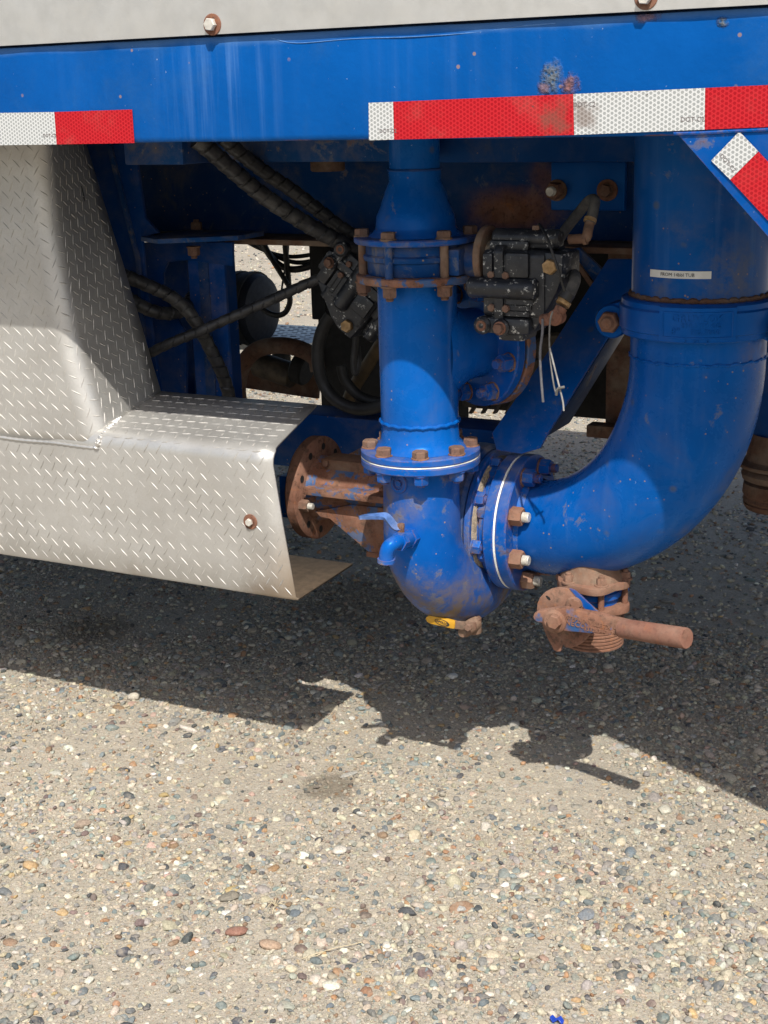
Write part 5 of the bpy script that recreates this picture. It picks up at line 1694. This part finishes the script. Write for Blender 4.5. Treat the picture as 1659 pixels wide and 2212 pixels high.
hose('thick spiral-wrapped black hose slanting from the beam, the lower of two', [c3(560, 0, 2.26), c3(640, 60, 2.28), c3(760, 165, 2.32), c3(900, 285, 2.36), c3(1050, 395, 2.39), c3(1200, 490, 2.42), c3(1350, 575, 2.45), c3(1480, 640, 2.47), c3(1600, 690, 2.5)], 0.0175)
hose('thinner spiral-wrapped black hose slanting from the beam, the upper of two', [c3(720, -10, 2.36), c3(800, 60, 2.38), c3(960, 185, 2.42), c3(1130, 300, 2.46), c3(1300, 430, 2.48), c3(1430, 530, 2.5), c3(1560, 600, 2.52)], 0.0152, (0.024, 0.0032))
hose('slim spiral-wrapped black hose rising right from the skirt to the tilted actuator', [c3(150, 1345, 2.38), c3(255, 1285, 2.38), c3(400, 1212, 2.39), c3(600, 1130, 2.41), c3(800, 1042, 2.43), c3(1000, 955, 2.45), c3(1200, 865, 2.46), c3(1400, 785, 2.47), c3(1500, 735, 2.48)], 0.0115, (0.027, 0.0028))
hose('black wrapped hose bending down past the post, upper of the left pair', [c3(20, 750, 2.36), c3(110, 795, 2.38), c3(250, 855, 2.42), c3(400, 925, 2.45), c3(500, 1005, 2.47), c3(570, 1100, 2.48), c3(645, 1240, 2.50), c3(720, 1400, 2.515), c3(765, 1560, 2.53), c3(780, 1700, 2.54)], 0.0152, (0.024, 0.0030))
hose('black wrapped hose emerging behind the skirt, lower of the left pair', [c3(60, 850, 2.42), c3(150, 930, 2.43), c3(230, 985, 2.44), c3(330, 1025, 2.46), c3(420, 1030, 2.49), c3(500, 1000, 2.53), c3(540, 930, 2.62)], 0.0152, (0.024, 0.0030))
hose('black rubber hose hanging in a big loop left of the riser', [za(1080, 800, 2.58), za(1000, 930, 2.58), za(955, 1100, 2.58), za(960, 1300, 2.58), za(1020, 1480, 2.58), za(1150, 1620, 2.58), za(1350, 1685, 2.58), za(1560, 1640, 2.58), za(1750, 1500, 2.58)], 0.0135, None, 'rubber', 'loop_hose')
hose('short thin black hose dropping from the tilted actuator', [za(1310, 960, 2.5), za(1300, 1100, 2.5), za(1285, 1250, 2.5), za(1300, 1350, 2.5), za(1330, 1250, 2.51), za(1320, 1100, 2.52)], 0.0065, None, 'rubber', 'thin_hose')
hose('black hose curving low inside the big loop left of the riser', [za(1170, 1280, 2.65), za(1200, 1400, 2.65), za(1290, 1520, 2.65), za(1400, 1590, 2.65), za(1560, 1620, 2.65), za(1700, 1600, 2.65)], 0.0115, None, 'rubber', 'loop_hose')
hose('dirty amber tube leaning behind the loop hose', [za(1560, 1050, 2.8), za(1400, 1300, 2.8), za(1280, 1500, 2.8), za(1200, 1700, 2.8)], 0.0150, None, 'amber', 'amber_tube', 'tube')
hose('dark brown hose arching over the rusty plate beyond the post', [za(240, 1720, 3.0), za(205, 1500, 3.0), za(250, 1280, 3.0), za(370, 1140, 3.0), za(560, 1090, 3.0), za(760, 1115, 3.0), za(920, 1200, 3.0), za(960, 1320, 3.0)], 0.021, None, 'rust_dark', 'arched_hose')

for lab, pts, r in (('thick black cable hanging straight down in the gap', [za(640, 60, 3.6), za(655, 250, 3.6), za(675, 450, 3.6), za(685, 600, 3.6), za(690, 690, 3.6), za(650, 780, 3.6), za(580, 810, 3.6), za(500, 790, 3.6), za(420, 740, 3.6)], 0.0085),
                    ('thin black wire hanging beside the thick cable in the gap', [za(680, 60, 3.62), za(670, 250, 3.62), za(640, 400, 3.62), za(618, 540, 3.62), za(610, 620, 3.62)], 0.003),
                    ('black cable sagging across the gap, topmost of three', [za(300, 130, 3.65), za(420, 190, 3.65), za(560, 240, 3.65), za(700, 262, 3.65), za(850, 250, 3.65), za(1000, 215, 3.65)], 0.0062),
                    ('black cable sagging across the gap, middle of three', [za(360, 120, 3.63), za(480, 210, 3.63), za(600, 275, 3.63), za(740, 315, 3.63), za(880, 305, 3.63), za(1050, 250, 3.63)], 0.0068),
                    ('black cable sagging across the gap, lowest of three', [za(420, 90, 3.61), za(490, 230, 3.61), za(580, 330, 3.61), za(700, 380, 3.61), za(850, 360, 3.61), za(1000, 290, 3.61), za(1150, 190, 3.61)], 0.0100),
                    ('black cable slanting from the sagging bundle to the thick cable', [za(440, 130, 3.58), za(520, 280, 3.58), za(600, 410, 3.58), za(670, 520, 3.58)], 0.0075)):
    tag(MB().tube(smooth_path([P(*q) for q in pts], 0.008), r, 12).build('cable', M['rubber']), lab, 'cable')

# ------------------------------------------------------------------ what shows through the gap on the far side
fs_ = thing('far_step', 'small shaded tread plate step on the far side of the truck', 'step', P(600, 730, 4.1))
zs = P(600, 728, 4.0).z
MB().box((-3.05, 3.92, zs - 0.035), (P(692, 725, 4.0).x, 4.24, zs), 0.003).build('plate', M['tread'], fs_)
mb = MB()
for j in range(9):
    for i in range(20):
        for par in (0, 1):
            x = -3.03 + 0.036 * (i + .5 * par); y = 3.94 + 0.034 * (j + .5 * par)
            if x > P(692, 725, 4.0).x - .02 or y > 4.22: continue
            mb.add(*lug(lambda a, b, h: Vector((a, b, zs - 0.002 + h)), x, y, R_(15 if par else 100), 0.013, 0.0035, 0.002))
tag(mb.build('tread_pattern', M['tread'], fs_, 50), kind='stuff')
MB().box((-2.98, 3.96, zs - 0.14), (-2.93, 4.0, zs - 0.036), 0.003).build('bracket', M['black'], fs_)
MB().box((-2.52, 3.96, zs - 0.14), (-2.47, 4.0, zs - 0.036), 0.003).build('bracket', M['black'], fs_)
at_ = thing('air_tank', 'small black air tank beyond the post on the far side', 'tank', P(520, 690, 3.95))
tc = P(565, 668, 3.95)
MB().lathe((tc.x - 0.35, tc.y, tc.z), (1, 0, 0), [(0, 0), (0.10, 0.0), (0.118, 0.02), (0.118, 0.33), (0.108, 0.355), (0.07, 0.372), (0, 0.38)], 40).build('shell', plain('black_tank_paint', (0.006, 0.009, 0.018), 0.7), at_)
for x in (0.26, 0.31):
    MB().lathe((tc.x - 0.35 + x, tc.y, tc.z), (1, 0, 0), [(0.117, 0), (0.123, 0), (0.123, 0.022), (0.117, 0.022)], 40).build('strap', M['black'], at_)
mf = thing('splash_plate', 'dark rusty plate hanging low beyond the gap', 'plate', P(600, 855, 3.3))
MB().prism([P(u, v, 3.3) for u, v in [(505, 780), (690, 792), (686, 862), (505, 835)]], (0, 0.012, 0), 0.002).build('plate', M['rust_dark'], mf)
MB().cyl(P(555, 785, 3.27), P(635, 812, 3.27), 0.035, 24, 0.004).build('air_can', M['grease'], mf)
MB().cyl(P(640, 790, 3.24), P(665, 800, 3.24), 0.045, 24, 0.004).build('can_cap', M['black'], mf)
axl = thing('axle_beam', 'dark axle beam crossing low under the truck behind the skirt', 'axle', P(600, 880, 3.2))
a = P(430, 882, 3.15)
MB().box((-3.2, 3.15, a.z - 0.13), (P(690, 880, 3.15).x, 3.25, a.z), 0.01).build('beam', M['black'], axl)
MB().box((P(688, 735, 3.05).x, 3.05, a.z - 0.05), (P(706, 735, 3.05).x, 3.12, 1.16), 0.004).build('hanger', M['black'], axl)
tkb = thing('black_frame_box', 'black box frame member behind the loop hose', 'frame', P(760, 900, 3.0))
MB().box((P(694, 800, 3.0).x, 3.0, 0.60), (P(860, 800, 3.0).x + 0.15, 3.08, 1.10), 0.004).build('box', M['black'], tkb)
MB().box((P(690, 640, 2.9).x, 2.86, 0.90), (P(720, 640, 2.9).x, 2.92, 1.10), 0.004).build('strap', M['black'], tkb)

# ------------------------------------------------------------------ a few larger loose stones that stand out
def gpt(u, v):
    p = P(u, v, 1.0); k = (CAM_H - GROUND) / (CAM_H - p.z)
    return Vector((p.x * k, k, GROUND))


STONES = [
    ('flat grey sliver of stone beside the dark damp patch', (755, 1678), (0.040, 0.012, 0.010), (0.27, 0.265, 0.24), 0.5, 8),
    ('smooth reddish brown oval pebble in the lower middle foreground', (512, 2017), (0.031, 0.024, 0.015), (0.22, 0.115, 0.085), 0.1, 0),
    ('flat tan oval pebble below the reddish brown one', (582, 2048), (0.038, 0.025, 0.014), (0.33, 0.235, 0.165), -0.1, 0),
    ('round dark grey brown pebble left of the reddish one', (496, 1940), (0.032, 0.026, 0.015), (0.17, 0.155, 0.125), 0.3, 0),
    ('pale cream angular stone near the bottom right of the middle', (835, 2055), (0.022, 0.018, 0.018), (0.62, 0.57, 0.48), 1.1, 7),
    ('white angular stone lying in the truck shadow below the valve', (976, 1462), (0.028, 0.022, 0.018), (0.60, 0.58, 0.54), 0.4, 6),
    ('large pale flat stone right of the foreground centre', (733, 1843), (0.026, 0.024, 0.012), (0.50, 0.47, 0.41), 0.2, 2),
    ('dark slate pebble at the lower left foreground', (267, 2060), (0.026, 0.020, 0.015), (0.085, 0.085, 0.095), 0.4, 6),
    ('bluish grey broken stone in the lower right foreground', (1268, 1978), (0.028, 0.024, 0.016), (0.15, 0.165, 0.18), 0.6, 8),
    ('pale grey rounded stone at the left edge of the sunlit gravel', (289, 1512), (0.030, 0.026, 0.020), (0.44, 0.40, 0.33), 0.2, 2),
    ('brown boulder-like stone at the left of the sunny gravel', (176, 1785), (0.032, 0.024, 0.017), (0.25, 0.195, 0.15), 0.1, 5),
]
for i, (lab, (u, v), (sx, sy, sz), colr, rz, angl) in enumerate(STONES):
    me = rock_mesh('stone', 200 + i, stone_mat('stone_%d' % i, False, colr), angl)
    ob = bpy.data.objects.new('stone', me); COL.objects.link(ob)
    p = gpt(u, v)
    ob.scale = (sx * 1.05, sy * 1.25, sz * 1.6)
    ob.location = (p.x, p.y, float(gz(p.x, p.y)) + sz * 0.3)
    ob.rotation_euler = (random.uniform(-.1, .1), random.uniform(-.1, .1), rz + 0.5)
    tag(ob, lab, 'stone', 'loose stones in the gravel')

# dry straw and a scrap of blue plastic lying on the gravel
M['straw'] = plain('dry_straw', (0.46, 0.39, 0.26), 0.8, 0.0, 0.25, 80)


def straw(label, stems):
    mb = MB()
    for pts in stems:
        q = [gpt(u, v) + Vector((0, 0, h)) for u, v, h in pts]
        mb.tube(smooth_path(q, 0.004), 0.0007, 5)
    return mb


straw('', [[(652, 2078, 0.006), (690, 2070, 0.010), (725, 2062, 0.012), (770, 2050, 0.010), (796, 2040, 0.007)], [(668, 2080, 0.005), (692, 2071, 0.009), (706, 2064, 0.009)]]).build('dry_straw', M['straw'])
tag(bpy.data.objects['dry_straw'], 'long dry straw stem lying below the tan oval pebble', 'straw')
tuft = []
for k in range(11):
    a = k * 2.4
    du, dv = math.cos(a) * random.uniform(14, 34), math.sin(a) * random.uniform(8, 20)
    tuft.append([(596 + random.uniform(-4, 4), 1962, 0.004), (596 + du * .5, 1962 + dv * .5, random.uniform(0.006, 0.014)), (596 + du, 1962 + dv, random.uniform(0.003, 0.012))])
o_ = straw('', tuft).build('dry_grass_tuft', M['straw'])
tag(o_, 'small tuft of dry pale grass beside a pinkish stone', 'grass', kind='stuff')
c = gpt(1203, 2211)
mb = MB()
mb.prism([c + Vector((0.7 * x, 0.7 * y, 0.006 + 0.003 * math.sin(x * 300))) for x, y in [(-0.014, -0.006), (-0.006, -0.009), (0.004, -0.005), (0.013, -0.008), (0.016, 0.003), (0.006, 0.008), (-0.004, 0.006), (-0.012, 0.007)]], (0, 0, 0.0025), 0.0006)
tag(mb.build('plastic_scrap', plain('blue_plastic', (0.01, 0.04, 0.30), 0.4, 0, 0.15, 60)), 'tiny bright blue plastic scrap at the bottom edge of the gravel', 'scrap')
